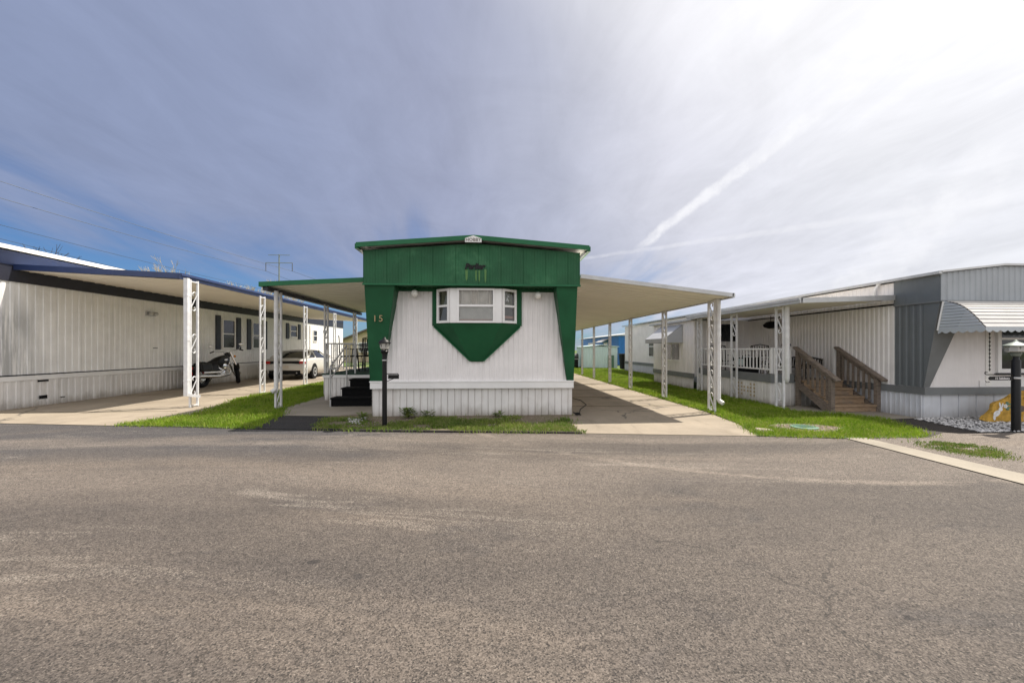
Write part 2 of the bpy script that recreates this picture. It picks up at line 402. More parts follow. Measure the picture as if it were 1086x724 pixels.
def soil(name, a, b_, c_):
    m, t, b, out = newmat(name); co = t.n('ShaderNodeTexCoord').outputs['Object']
    n1 = t.noise(co, 1.6, 6, .65); n2 = t.noise(co, 30, 5, .7)
    c = t.mix(t.sm(n1, .35, .65), a, b_); c = t.mix(t.sm(n2, .42, .66), c, c_)
    t.put(b.inputs['Base Color'], c); b.inputs['Roughness'].default_value = .95
    bn = t.n('ShaderNodeBump', i_Strength=.8, i_Distance=.02); t.put(bn.inputs['Height'], n2); t.put(b.inputs['Normal'], bn.outputs[0])
    return m
M['lawn'] = soil('lawn_soil', (.06, .115, .012), (.085, .14, .018), (.10, .11, .03))
M['bed'] = soil('bed_soil', (.13, .095, .065), (.11, .105, .045), (.24, .19, .14))
M['gravelbase'] = soil('gravel_base', (.10, .095, .09), (.16, .155, .15), (.05, .048, .045))

def grassmat(name, a, b_, dry):
    m, t, b, out = newmat(name); co = t.n('ShaderNodeTexCoord').outputs['Object']
    n1 = t.noise(co, 1.1, 5, .6); n2 = t.noise(co, 38, 2, .6)
    n3 = t.noise(co, 5.5, 4, .6); c = t.mix(t.sm(n1, .35, .65), a, b_); c = t.mix(t.m('MULTIPLY', t.sm(n3, .45, .3), .55), c, tuple(x * .55 for x in a)); c = t.mix(t.sm(t.m('ADD', n2, t.m('MULTIPLY', t.m('SUBTRACT', n3, .5), .45)), .50, .66), c, dry)
    t.put(b.inputs['Base Color'], c); b.inputs['Roughness'].default_value = .6; b.inputs['Specular IOR Level'].default_value = .2
    tl = t.n('ShaderNodeBsdfTranslucent'); t.put(tl.inputs[0], c)
    mx = t.n('ShaderNodeMixShader', i_0=.4); t.t.links.new(b.outputs[0], mx.inputs[1]); t.t.links.new(tl.outputs[0], mx.inputs[2])
    t.t.links.new(mx.outputs[0], out.inputs[0]); return m
M['grass'] = grassmat('grass_blades', (.135, .245, .013), (.225, .345, .020), (.38, .36, .11))
M['weed'] = grassmat('weed_leaves', (.11, .19, .028), (.19, .26, .045), (.30, .26, .13))

# ---------------------------------------------------------------- ground, road, drives
structure('ground', sheet([(-300, -200), (300, -200), (300, 400), (-300, 400)], -.03), M['lawn'])
edge_px = [(0, 449), (120, 451.5), (200, 452.8), (270, 455), (330, 456), (410, 457.5), (617, 459.5), (803, 462.5), (895, 465), (940, 464.5), (985, 464)]
edge = [g(*p) for p in edge_px]
road_poly = [(-90, -30), (90, -30), (90, 5.2)] + [(9.5, 5.45)] + edge[::-1] + [(-14, 8.0), (-90, 9.5)]
structure('road', sheet(road_poly, 0.0), M['road'])
# concrete drive beside the left home
structure('driveway', sheet([edge[0], edge[1], g(205, 440), g(230, 433), (-6.55, 11), (-6.55, 30), (-10.7, 30), (-10.7, 9.2), (-14, 9.5), (-14, 8.0)], .008), M['conc'])
structure('driveway', sheet([g(617, 459.5), g(803, 462.5), (4.35, 6.9), (4.5, 8.2), (4.55, 26), (1.3, 26), (1.4, 7.6)], .006), M['conc'])
# dark expansion gaps across the drives
jm = MB()
for y in (9.2, 11.0, 12.9, 14.8, 16.7, 18.6, 20.5, 22.4):
    jm.box((1.7, y, .0065), (4.5, y + .05, .011))
structure('driveway_joint', jm, M['bed'])
jm = MB()
for y in (8.9, 12.0, 15.1, 18.2):
    jm.box((-10.4, y, .0085), (-6.6, y + .03, .0125))
structure('driveway_joint', jm, M['bed'])
structure('walkway', sheet([g(341, 421), g(302, 433), g(299, 441), g(351, 441.6), g(398, 439), (-2.2, 8.3), (-2.2, 15), (-4.7, 15)], .012), M['conc2'])
structure('asphalt_patch', sheet([g(299, 441), g(280, 449), edge[3], edge[4], g(345, 446), g(351, 441.6)], .009), M['darkasphalt'])
structure('soil_bed', sheet([g(351, 441.6), g(345, 446), edge[4], edge[5], edge[6], (1.42, 7.6), (1.62, 7.95), (1.62, 8.2), (-2.3, 8.2), g(398, 439)], .010), M['bed'])
left_lawn = [edge[1], edge[2], edge[3], g(280, 449), g(299, 441), g(302, 433), g(341, 421), (-4.75, 15), (-4.75, 27), (-6.6, 27), (-6.6, 11), g(230, 433), g(205, 440)]
structure('lawn', sheet(left_lawn, .011), M['lawn'])
right_lawn = [edge[7], edge[8], edge[9], edge[10], g(962, 453), g(935, 445), g(900, 441), g(840, 437), (6.45, 9.0), (6.45, 16), (8.1, 16.2), (8.1, 30), (4.6, 30), (4.55, 8.3), (4.38, 6.9)]
structure('lawn', sheet(right_lawn, .010), M['lawn'])
structure('path', sheet([g(840, 437), g(900, 441), g(935, 445), g(990, 443), (8.15, 7.4), (8.15, 9.0), (6.5, 9.0)], .009), M['conc2'])
structure('asphalt_patch', sheet([g(935, 445), g(962, 453), g(985, 464), g(1000, 459), g(1040, 458.5), g(1000, 448), g(975, 442)], .007), M['darkasphalt'])
gravel_poly = [g(968, 444.5), g(1000, 451), g(1040, 459), (9.8, 5.95), (12, 5.8), (12, 7.3), (8.2, 7.3)]
structure('gravel_bed', sheet(gravel_poly, .012), M['gravelbase'])
structure('driveway', sheet([edge[10], g(1000, 459), g(1040, 459.2), (9.8, 5.9), (14, 5.8), (14, 5.0), (9.6, 3.2), (5.6, 3.2), (5.5, 5.7)], .005), M['oldasphalt'])
st = MB(); st.add([(*g(897, 465), .010), (*g(918, 464.8), .010), (5.60, 3.9, .010), (5.62, 1.2, .010), (5.22, 1.2, .010), (5.18, 3.67, .010)], [(0, 5, 4, 3, 2, 1)])
structure('concrete_strip', st, M['conc2'])
cb = MB()
for i in range(4, 6): cb.bar((*edge[i], -.01), (*edge[i + 1], -.01), .06, .075)
structure('kerb_strip', cb, M['darkasphalt'])

# ---------------------------------------------------------------- grass
def inside(px, py, poly):
    x = np.array([p[0] for p in poly]); y = np.array([p[1] for p in poly]); n = len(poly); c = np.zeros(len(px), bool); j = n - 1
    for i in range(n):
        cond = ((y[i] > py) != (y[j] > py)) & (px < (x[j] - x[i]) * (py - y[i]) / (y[j] - y[i] + 1e-12) + x[i]); c ^= cond; j = i
    return c
def vnoise(x, y, s, seed):
    r = np.random.default_rng(seed).random((64, 64)); X = x * s % 64; Y = y * s % 64; i = X.astype(int); j = Y.astype(int); fx = X - i; fy = Y - j
    fx = fx * fx * (3 - 2 * fx); fy = fy * fy * (3 - 2 * fy)
    return (r[i, j] * (1 - fx) + r[(i + 1) % 64, j] * fx) * (1 - fy) + (r[i, (j + 1) % 64] * (1 - fx) + r[(i + 1) % 64, (j + 1) % 64] * fx) * fy
def blades(name, polys, n, hgt, wid, mat, label, keep=None, ragged=.15):
    P = []
    for poly, k in zip(polys, n):
        a = np.array(poly); lo, hi = a.min(0) - ragged, a.max(0) + ragged
        q = rng.random((k * 6, 2)) * (hi - lo) + lo
        # nearer is denser
        w = np.clip(8.0 / np.maximum(q[:, 1], 6), .12, 1); q = q[rng.random(len(q)) < w]
        jit = q + rng.normal(0, ragged * .45, q.shape); q = q[inside(jit[:, 0], jit[:, 1], poly)]
        if keep is not None: q = q[keep(q)]
        P.append(q[:k])
    q = np.concatenate(P); k = len(q)
    far = np.clip(q[:, 1] / 8, .9, 3.2)
    h = hgt * (.55 + .9 * rng.random(k)) * (.7 + .6 * vnoise(q[:, 0], q[:, 1], 2.3, 5)); w = wid * (.6 + .8 * rng.random(k)) * far
    an = rng.random(k) * 2 * PI; lean = h * (.2 + .7 * rng.random(k)); la = rng.random(k) * 2 * PI
    V = np.zeros((k, 5, 3)); dx, dy = np.cos(an) * w / 2, np.sin(an) * w / 2; lx, ly = np.cos(la) * lean, np.sin(la) * lean
    z0 = .008
    V[:, 0] = np.stack([q[:, 0] - dx, q[:, 1] - dy, np.full(k, z0)], 1); V[:, 1] = np.stack([q[:, 0] + dx, q[:, 1] + dy, np.full(k, z0)], 1)
    V[:, 2] = np.stack([q[:, 0] + dx * .8 + lx * .4, q[:, 1] + dy * .8 + ly * .4, z0 + h * .6], 1); V[:, 3] = np.stack([q[:, 0] - dx * .8 + lx * .4, q[:, 1] - dy * .8 + ly * .4, z0 + h * .6], 1)
    V[:, 4] = np.stack([q[:, 0] + lx, q[:, 1] + ly, z0 + h], 1)
    me = bpy.data.meshes.new(name); me.vertices.add(k * 5); me.vertices.foreach_set('co', V.ravel())
    b5 = np.arange(k)[:, None] * 5
    loops = np.concatenate([b5 + np.array([0, 1, 2, 3]), b5 + np.array([3, 2, 4])], 1).ravel()
    me.loops.add(len(loops)); me.loops.foreach_set('vertex_index', loops.astype(np.int32))
    ls = (np.arange(k)[:, None] * 7 + np.array([0, 4])).ravel(); me.polygons.add(2 * k); me.polygons.foreach_set('loop_start', ls.astype(np.int32))
    me.update(calc_edges=True); me.validate(); me.materials.append(mat)
    o = bpy.data.objects.new(name, me); link(o); o['kind'] = 'stuff'; o['label'] = label; o['category'] = 'grass'; return o
blades('grass', [left_lawn], [52000], .06, .009, M['grass'], 'bright green grass strip beside the walkway and the navy edged carport')
UC = g(853, 454)
def not_cover(q):
    d = np.hypot((q[:, 0] - UC[0]) / .62, (q[:, 1] - UC[1]) / .34); return (d > 1 + .35 * (vnoise(q[:, 0], q[:, 1], 5, 3) - .5)) | (rng.random(len(q)) < .06)
blades('grass', [right_lawn], [105000], .06, .009, M['grass'], 'long green lawn between the wide concrete drive and the porch skirting', keep=not_cover)
bedpoly = [g(345, 443.5), g(345, 446), edge[4], edge[5], edge[6], (1.42, 7.6), (1.60, 7.85), (-2.2, 7.85)]
blades('weeds', [bedpoly], [12000], .045, .013, M['weed'], 'patchy weeds and grass in the bed under the green home front',
       keep=lambda q: vnoise(q[:, 0], q[:, 1], 2.6, 9) + .25 * (7.3 - q[:, 1]) > .36 + .28 * rng.random(len(q)))
strip_poly = [g(975, 470), g(1000, 468.5), g(1040, 474), g(1070, 486), g(1040, 484), g(1000, 478)]
blades('weeds', [strip_poly], [3600], .022, .009, M['weed'], 'thin dry grass growing through the old asphalt', keep=lambda q: vnoise(q[:, 0], q[:, 1], 4, 2) * .6 + .4 * vnoise(q[:, 0], q[:, 1], 13, 4) > .22 + .25 * (q[:, 0] - 6.2) + .4 * rng.random(len(q)), ragged=.2)

def stones(name, poly, n, smin, smax, mat, label, z=.012):
    a = np.array(poly); lo, hi = a.min(0), a.max(0); q = rng.random((n * 4, 2)) * (hi - lo) + lo; q = q[inside(q[:, 0], q[:, 1], poly)][:n]
    oc = np.array([(1, 0, 0), (-1, 0, 0), (0, 1, 0), (0, -1, 0), (0, 0, 1), (0, 0, -1)], float); fs = [(0, 2, 4), (2, 1, 4), (1, 3, 4), (3, 0, 4), (2, 0, 5), (1, 2, 5), (3, 1, 5), (0, 3, 5)]
    mb = MB()
    for x, y in q:
        s = smin + (smax - smin) * random.random() ** 2; v = oc * (.7 + .6 * rng.random((6, 1))) * np.array([s, s * .8, s * .6]); a_ = random.random() * 6.3
        c, d = math.cos(a_), math.sin(a_); v = v @ np.array([[c, d, 0], [-d, c, 0], [0, 0, 1]])
        mb.add([(p[0] + x, p[1] + y, p[2] + z + s * .25) for p in v], fs)
    o = part(name, mb, mat); o['kind'] = 'stuff'; o['label'] = label; o['category'] = 'gravel'; return o
stones('gravel', gravel_poly, 3300, .014, .040, M['stone'], 'pale loose gravel below the grey mobile home front')
stones('gravel', [(UC[0] + .6 * math.cos(a), UC[1] + .32 * math.sin(a)) for a in np.linspace(0, 6.28, 14)[:-1]], 330, .010, .022, M['stone_tan'], 'loose gravel ring around the green utility cover in the lawn')
stones('gravel', [g(368, 445), g(372, 450), g(384, 451), g(388, 444)], 90, .015, .05, M['stone'], 'white stones in the weedy bed near the black lamp post')
stones('litter', bedpoly, 260, .006, .020, M['stone_tan'], 'dead leaves and grit scattered among the weeds of the bed')
uc = MB(); uc.lathe([(.20, .01), (.20, .028), (.18, .034), (0.05, .035)], (UC[0], UC[1], 0), n=28)
for k in range(-3, 4): uc.box((UC[0] - .12, UC[1] + k * .035 - .006, .034), (UC[0] + .12, UC[1] + k * .035 + .006, .039))
tag(part('utility_cover', uc, M['utilgreen'], smooth=True), 'round green utility cover set in gravel within the lawn', 'utility cover')
fl = MB()
sx, sy = g(808, 458)
fl.add([(sx - .14, sy - .09, .012), (sx + .2, sy - .07, .012), (sx + .16, sy + .1, .012), (sx - .08, sy + .12, .012), (sx - .1, sy - .05, .055), (sx + .14, sy - .04, .05), (sx + .1, sy + .07, .05), (sx - .05, sy + .08, .06)],
       [(3, 2, 1, 0), (4, 5, 6, 7), (0, 1, 5, 4), (1, 2, 6, 5), (2, 3, 7, 6), (3, 0, 4, 7)])
tag(part('stepping_stone', fl, M['conc'], bevel=.01), 'small flat tan stone at the lawn corner by the wide drive', 'stone')

structure('gravel_patch', sheet([(UC[0] + (.6 + .05 * math.sin(5 * a)) * math.cos(a), UC[1] + (.33 + .03 * math.sin(3 * a)) * math.sin(a)) for a in np.linspace(0, 6.283, 30)[:-1]], .0125), M['bed'])
# ---------------------------------------------------------------- scroll posts, carports
def scroll_pts(cy, cz, sgn=1, sc=1.0):
    up = []
    for i in range(15):
        a = R(235 - 250 * i / 14); r = (.028 + .055 * i / 14) * sc
        up.append((r * math.cos(a) * sgn, .15 * sc + r * math.sin(a)))
    return [(cy + p[0], cz + p[1]) for p in up] + [(cy - p[0], cz - p[1]) for p in reversed(up)]
def post_meshes(h, groups=3, gap=.23, leg=.038, sc=1.0):
    a = MB(); y = gap / 2
    a.box((-leg / 2, -y - leg / 2, 0), (leg / 2, -y + leg / 2, h)); a.box((-leg / 2, y - leg / 2, 0), (leg / 2, y + leg / 2, h))
    yi = y - leg / 2
    for z in (.03, h - .05): a.box((-leg / 2 + .002, -yi, z), (leg / 2 - .002, yi, z + .025))
    a.box((-.05, -y - .05, 0), (.05, -y + .05, .008)); a.box((-.05, y - .05, 0), (.05, y + .05, .008))
    out_ = []
    for k in range(groups):
        z = h * (k + .5) / groups; s = MB()
        s.tube([(0, p[0], p[1]) for p in scroll_pts(0, z, 1, sc)], .0125, 5); out_.append(s)
    return a, out_
def add_post(parent, x, y, z0, h, mat, groups=3, sc=1.0):
    a, s = post_meshes(h, groups, sc=sc)
    p = part('post', a, mat, parent, loc=(x, y, z0), local=True)
    for q in s: part('scroll', q, mat, p, loc=(x, y, z0), local=True, smooth=True)
    return p
def downspout(parent, x, y, ztop, zbot, mat, kick=(0, -.18), r=.042):
    mb = MB(); mb.tube([(x, y, ztop), (x, y, zbot + .06), (x + kick[0] * .3, y + kick[1] * .3, zbot + .02), (x + kick[0], y + kick[1], zbot - .02)], r, 10)
    for z in (zbot + .5, (ztop + zbot) / 2 + .3, ztop - .35): mb.lathe([(r + .004, z), (r + .004, z + .03)], (x, y, 0), n=10)
    return part('downspout', mb, mat, parent, smooth=True)
def pan_roof(x0, z0, x1, z1, y0, y1, th=.05, pitch=.305, rib=.012):
    """pan roof sloping from (x0,z0 underside) to (x1,z1); shallow ribs across"""
    mb = MB(); ys = []; y = y0
    while y < y1 - 1e-6:
        for q, h in ((0, 0), (.06, rib), (.9, rib), (.96, 0)):
            if y + q * pitch < y1: ys.append((y + q * pitch, h))
        y += pitch
    ys.append((y1, 0)); vs = []
    for yy, h in ys: vs += [(x0, yy, z0 + h), (x1, yy, z1 + h)]
    n = len(ys); mb.add(vs, [(2 * i, 2 * i + 1, 2 * i + 3, 2 * i + 2) for i in range(n - 1)])
    mb.add([(x0, y0, z0 + th), (x1, y0, z1 + th), (x1, y1, z1 + th), (x0, y1, z0 + th)], [(0, 1, 2, 3)])
    return mb
def fascia(mb, p, q, h, th=.03):
    mb.bar((p[0], p[1], p[2] + h / 2), (q[0], q[1], q[2] + h / 2), th, h); return mb

def window(parent, p0, p1, z0, z1, fw=.05, mat='trim', depth=.04, rail=True, curtain=None, name='window', back='blackplastic', inset=.01, lower=None, muntin=0):
    """framed window on the vertical plane p0->p1 (outward = right of p0->p1)"""
    p0 = Vector((*p0, 0)); p1 = Vector((*p1, 0)); d = (p1 - p0).normalized(); n = Vector((d.y, -d.x, 0)); L = (p1 - p0).length
    fr = MB()
    def br(t0, a, t1, b, off, w, dp):
        A = p0 + d * t0 + n * off; B = p0 + d * t1 + n * off
        fr.bar((A.x, A.y, a), (B.x, B.y, b), *( (w, dp) if abs(t1 - t0) < 1e-6 else (dp, w)), up=(n.x, n.y, 0) if abs(t1 - t0) < 1e-6 else (0, 0, 1))
    off = depth / 2
    br(fw / 2, z0, fw / 2, z1, off, fw, depth); br(L - fw / 2, z0, L - fw / 2, z1, off, fw, depth)
    br(fw, z0 + fw / 2, L - fw, z0 + fw / 2, off, fw, depth); br(fw, z1 - fw / 2, L - fw, z1 - fw / 2, off, fw, depth)
    if rail: br(fw, (z0 + z1) / 2, L - fw, (z0 + z1) / 2, off - .004, .04, depth - .012)
    for k in range(muntin):
        t = L * (k + 1) / (muntin + 1); br(t, z0 + fw, t, z1 - fw, off - .004, .04, depth - .014)
    f = part(name, fr, M[mat], parent)
    def quad(a, b, za, zb, off):
        A = p0 + d * a + n * off; B = p0 + d * b + n * off
        m = MB(); m.add([(A.x, A.y, za), (B.x, B.y, za), (B.x, B.y, zb), (A.x, A.y, zb)], [(0, 1, 2, 3)]); return m
    part('pane', quad(fw * .8, L - fw * .8, z0 + fw * .8, z1 - fw * .8, inset), M['glass'] if curtain else M['dkglass'], f)
    if curtain:
        zz = (z0 + z1) / 2
        cm = MB(); k = max(8, int(L / .012)); vs = []
        za = zz if lower else z0 + fw
        for i in range(k + 1):
            t = fw * .7 + (L - 1.4 * fw) * i / k; o = -.036 + .022 * math.sin(t * 62 + 2.2 * math.sin(t * 19)) - .004
            A = p0 + d * t + n * o; vs += [(A.x, A.y, za), (A.x, A.y, z1 - fw * .7)]
        cm.add(vs, [(2 * i, 2 * i + 2, 2 * i + 3, 2 * i + 1) for i in range(k)]); part('curtain', cm, M[curtain], f, smooth=True)
        if lower:
            bm_ = MB(); nsl = 14
            for i in range(nsl):
                z = z0 + fw * .7 + (zz - z0 - fw * .7) * i / nsl; A = p0 + d * fw * .7 - n * .028; B = p0 + d * (L - fw * .7) - n * .028; A2 = A + n * .008; B2 = B + n * .008; hh = (zz - z0 - fw * .7) / nsl
                bm_.add([(A2.x, A2.y, z), (B2.x, B2.y, z), (B.x, B.y, z + hh), (A.x, A.y, z + hh)], [(0, 1, 2, 3)])
            part('blind', bm_, M[lower], f)
        part('backing', quad(fw * .5, L - fw * .5, z0 + .01, z1 - .01, -.07), M[back], f)
    return f

# ---------------------------------------------------------------- the green and white home
XL, XR, YF, YB = -2.30, 1.63, 8.0, 26.0
home = thing('mobile_home', 'white single wide mobile home with green cap, green corner wedges and bay window', 'mobile home', (-.33, YF, 0))
w = MB()
w.corrug((XL, YF), (XR, YF), .66, 2.56, .095, .013, ((0, 0), (.06, 1), (.42, 1), (.48, 0)))
w.corrug((XL, YB), (XL, YF + .001), .66, 3.1, .2, .012); w.corrug((XR, YF + .001), (XR, YB), .66, 3.1, .2, .012)
w.box((XL + .02, YF + .09, .62), (XR - .02, YB - .01, 3.08))
part('wall', w, M['siding'], home)
sk = MB()
grv = ((0, 0), (.02, -1.6), (.06, -1.6), (.08, 0), (.48, .5), (.5, -1.4), (.54, -1.4), (.56, 0))
sk.corrug((XL, YF + .03), (XR, YF + .03), .0, .56, .265, .012, grv)
sk.corrug((XL, YB), (XL, YF + .031), .0, .66, .265, .012, grv); sk.corrug((XR, YF + .031), (XR, YB), .0, .66, .265, .012, grv)
part('skirting', sk, M['skirt'], home)
bt = MB(); bt.box((XL - .02, YF - .045, .548), (XR + .02, YF + .03, .675)); bt.box((XL - .03, YF - .055, .67), (XR + .03, YF - .002, .70))
bt.box((XL - .022, YF + .032, .56), (XL + .0, YB, .70)); bt.box((XR, YF + .032, .56), (XR + .022, YB, .70))
part('belt_trim', bt, M['trim'], home, bevel=.006)
# cap
EX0, EX1, PXc = -2.33, 1.69, -.30
def capz(x): return 3.13 + .15 * (1 - abs(x - PXc) / 2.02)
cp = MB(); YC = 7.57
cp.corrug((EX0, YC), (EX1, YC), 2.515, lambda t: capz(EX0 + t), .42, .0035, ((0, 0), (0.012, -2.2), (0.03, -2.2), (0.042, 0), (0.125, 0), (0.137, -1.0), (0.155, -1.0), (0.167, 0), (0.25, 0), (0.262, -1.0), (0.28, -1.0), (0.292, 0), (0.375, 0), (0.387, -1.0), (0.405, -1.0), (0.417, 0), (0.5, 0), (0.512, -1.5), (0.53, -1.5), (0.542, 0), (0.625, 0), (0.637, -1.0), (0.655, -1.0), (0.667, 0), (0.75, 0), (0.762, -1.0), (0.78, -1.0), (0.792, 0), (0.875, 0), (0.887, -1.0), (0.905, -1.0), (0.917, 0)))
cp.corrug((EX0, 8.3), (EX0, YC), 2.515, 3.12, .3, .004); cp.corrug((EX1, YC), (EX1, 8.3), 2.515, 3.12, .3, .004)
cp.add([(EX0, YC + .012, 2.515), (EX1, YC + .012, 2.515), (EX1, 8.3, 2.515), (EX0, 8.3, 2.515)], [(0, 3, 2, 1)])
part('cap_panel', cp, M['green'], home)
lip = MB(); lip.box((EX0 - .012, YC - .016, 2.495), (EX1 + .012, YC + .012, 2.525)); part('cap_lip', lip, M['green_trim'], home)
gt = MB(); gt.box((XL + .3, YF - .03, 2.44), (XR - .25, YF - .012, 2.51)); part('soffit_trim', gt, M['green_dark'], home)
# roof sheet, fascia, eaves
rf = MB(); RX0, RX1 = -2.415, 1.835
def roofz(x): return 3.17 + .17 * (1 - abs(x - PXc) / 2.2)
xs = [RX0, PXc, RX1]
rf.add([(x, y, roofz(x) + o) for y in (7.46, 26.2) for o in (0, .05) for x in xs],
       [(0, 1, 7, 6), (1, 2, 8, 7), (4, 3, 9, 10), (5, 4, 10, 11), (0, 3, 4, 1), (1, 4, 5, 2), (6, 7, 10, 9), (7, 8, 11, 10), (0, 6, 9, 3), (2, 5, 11, 8)])
part('roof', rf, M['roofmetal'], home)
fs = MB()
for a, b in ((RX0, PXc), (PXc, RX1)):
    fs.add([(x, y, roofz(x) + o) for y in (7.425, 7.457) for o in (-.022, .062) for x in (a, b)],
           [(0, 1, 3, 2), (5, 4, 6, 7), (0, 4, 5, 1), (2, 3, 7, 6), (0, 2, 6, 4), (1, 5, 7, 3)])
part('fascia', fs, M['green_trim'], home)
gut = MB(); gut.box((RX0 - .03, 7.46, 3.135), (RX0 + .03, 26.2, 3.225)); gut.box((RX1 - .03, 7.46, 3.135), (RX1 + .03, 26.2, 3.225)); part('gutter', gut, M['green_trim'], home)
for k in range(8):
    y = 7.62 + k * .48
    for a, b in ((RX0 + .03, XL - .01), (RX1 - .03, XR + .06)):
        br_ = MB(); br_.bar((a, y, 3.15), (b, y + .02, 3.02), .05, .03); part('eave_bracket', br_, M['trim'], home)
pl = MB(); pl.prism([(PXc - .16, 3.262), (PXc + .14, 3.262), (PXc + .14, 3.335), (PXc - .01, 3.385), (PXc - .16, 3.335)], 'y', 7.405, 7.424)
plo = part('name_plate', pl, M['trim'], home)
part('lettering', place_text(text_mb('HOBBY', .085, 0, .002), (PXc - .01, 7.402, 3.305)), M['brownroof'], plo)
em = part('emblem', place_text(text_mb('Parlier', .135, .22, .008, .0085), (-.29, YC - .012, 2.85)), M['black'], home)
for x, a, b, hw in ((-.44, 2.58, 2.79, .024), (-.265, 2.57, 2.78, .016), (-.205, 2.56, 2.78, .016), (-.09, 2.55, 2.80, .020)):
    rs = MB(); rs.prism([(x - hw, b), (x - hw * .8, a + .05), (x - hw * .2, a), (x + hw * .7, a + .04), (x + hw, b)], 'y', YC - .004, YC - .0015); part('rust_streak', rs, M['rust'], home)
# wedges
def wedge(o_x, it, ib):
    m = MB(); yt, yb, zt, zb = 7.60, 7.95, 2.512, .70
    m.add([(o_x, yt, zt), (it, yt, zt), (ib, yb, zb), (o_x, yb, zb), (o_x, YF + .05, zt), (it, YF + .012, zt), (ib, YF + .012, zb), (o_x, YF + .05, zb)],
          [(0, 3, 2, 1), (4, 5, 6, 7), (0, 1, 5, 4), (3, 7, 6, 2), (1, 2, 6, 5), (0, 4, 7, 3)])
    return m
wl = part('corner_wedge', wedge(XL - .02, -1.765, -2.08), M['green_dark'], home, bevel=.008)
part('corner_wedge', wedge(XR + .02, 1.24, 1.508), M['green_dark'], home, bevel=.008)
for ch, dx in (('1', -.055), ('5', .055)):
    tm = text_mb(ch, .17, 0, .01); q = place_text(tm, (-2.10 + dx, 7.60 + .35 * (2.512 - 1.88) / 1.812 - .012, 1.885)); part('house_number', q, M['digits'], home)
# bay window
by, bk = 7.70, 7.985
bs_ = MB(); A, B_, C_, D_ = (-1.1, bk), (-.755, by), (.215, by), (.59, bk)
for z0, z1 in ((2.46, 2.512),): bs_.prism([A, B_, C_, D_], 'z', z0, z1)
bs_.add([(-1.10, 7.965, 1.78), (-1.01, 7.9, 1.80), (-1.01, 7.9, 2.47), (-1.10, 7.965, 2.47)], [(0, 1, 2, 3)])
bs_.add([(.59, 7.965, 1.78), (.49, 7.9, 1.80), (.49, 7.9, 2.47), (.59, 7.965, 2.47)], [(3, 2, 1, 0)])
bs_.box((-1.13, 7.964, 1.77), (-1.085, 7.999, 2.5)); bs_.box((.575, 7.964, 1.77), (.62, 7.999, 2.5))
part('bay_surround', bs_, M['green_dark'], home)
cu = MB(); cu.add([(-1.13, 7.98, 1.795), (-.755, by - .012, 1.812), (.215, by - .012, 1.812), (.62, 7.98, 1.795), (-.385, 7.955, 1.075), (-.145, 7.955, 1.075), (-.385, 7.999, 1.07), (-.145, 7.999, 1.07), (-1.13, 7.999, 1.795), (.62, 7.999, 1.795)],
                  [(0, 4, 1), (1, 4, 5, 2), (2, 5, 3), (0, 1, 2, 3), (4, 6, 7, 5), (0, 8, 6, 4), (3, 5, 7, 9)])
part('bay_base', cu, M['green_dark'], home)
rg = MB(); rg.bar((-1.10, 7.962, 1.755), (-.40, 7.945, 1.085), .03, .02); rg.bar((.59, 7.962, 1.755), (-.13, 7.945, 1.085), .03, .02); part('bay_edge', rg, M['green_trim'], home)
for x in (-.755, .215 - .13):
    cw = MB(); cw.box((x, by - .022, 1.815), (x + .13, by + .01, 2.462)); part('mullion', cw, M['trim'], home)
wz0, wz1 = 1.815, 2.463
window(home, (-.625, by), (.085, by), wz0, wz1, .036, curtain='curtain', lower='blind')
window(home, (-1.01, 7.9), (-.755, by + .005), wz0, wz1, .045, curtain='curtain_dark', lower='blind_dark')
w3 = window(home, (.215, by + .005), (.49, 7.9), wz0, wz1, .045, curtain='curtain_dark', lower='blind_dark')
sp_ = MB(); sp_.box((-.58, by + .022, wz0 + .045), (.04, by + .028, wz0 + .075)); part('sill_board', sp_, M['pink'], home)
orn = MB()
for k in range(9):
    a = random.random() * 6.3; rr = random.random() * .05; t = .12
    orn.ball((.325 + rr * math.cos(a) * .8, by + .098 + rr * math.cos(a) * .5, 2.27 + rr * 1.4 * math.sin(a)), .022, 8)
part('window_ornament', orn, M['floral'], home, smooth=True)
bs2 = MB(); bs2.bar((.25, by + .045, 1.93), (.45, by + .19, 1.93), .01, .05); part('red_item', bs2, M['pink'], home)
for x, z in ((-1.45, 2.385), (.925, 2.36)):
    gl = MB(); gl.ball((x, YF - .14, z), .072, 16); o = part('globe_light', gl, M['bulbglass'], home, smooth=True)
    gb = MB(); gb.lathe([(.03, 0), (.032, .03), (.02, .045)], (x, YF - .14, z + .062), n=14); gb.tube([(x, YF - .14, z + .09), (x, YF - .14, z + .115), (x, YF - .01, z + .115)], .01, 6); part('lamp_holder', gb, M['green_dark'], o, smooth=True)
# ---------------------------------------------------------------- its two canopies
cpR = thing('carport_canopy', 'long cream carport canopy on slim scroll posts over the wide concrete drive', 'carport', (4.65, 8.2, 0))
part('roof_panel', pan_roof(XR + .08, 2.67, 4.68, 2.33, 7.62, 24.0), M['cream'], cpR)
ef = MB(); fascia(ef, (XR + .08, 7.615, 2.665), (4.70, 7.615, 2.325), .075); fascia(ef, (4.705, 7.60, 2.315), (4.705, 24.0, 2.315), .085, .05); part('edge_trim', ef, M['alu'], cpR)
for y in (8.2, 10.5, 13.1, 15.4, 17.8, 20.1, 22.4): add_post(cpR, 4.60, y, 0, 2.33, M['greyiron'], 5, .85)
downspout(cpR, 4.65, 8.04, 2.34, .24, M['greyiron'], (.05, -.09), .044)
cpL = thing('patio_canopy', 'short green edged patio canopy over the dark steps and porch', 'canopy', (-4.64, 9.1, 0))
part('roof_panel', pan_roof(XL - .02, 2.78, -4.80, 2.65, 8.80, 15.15), M['cream'], cpL)
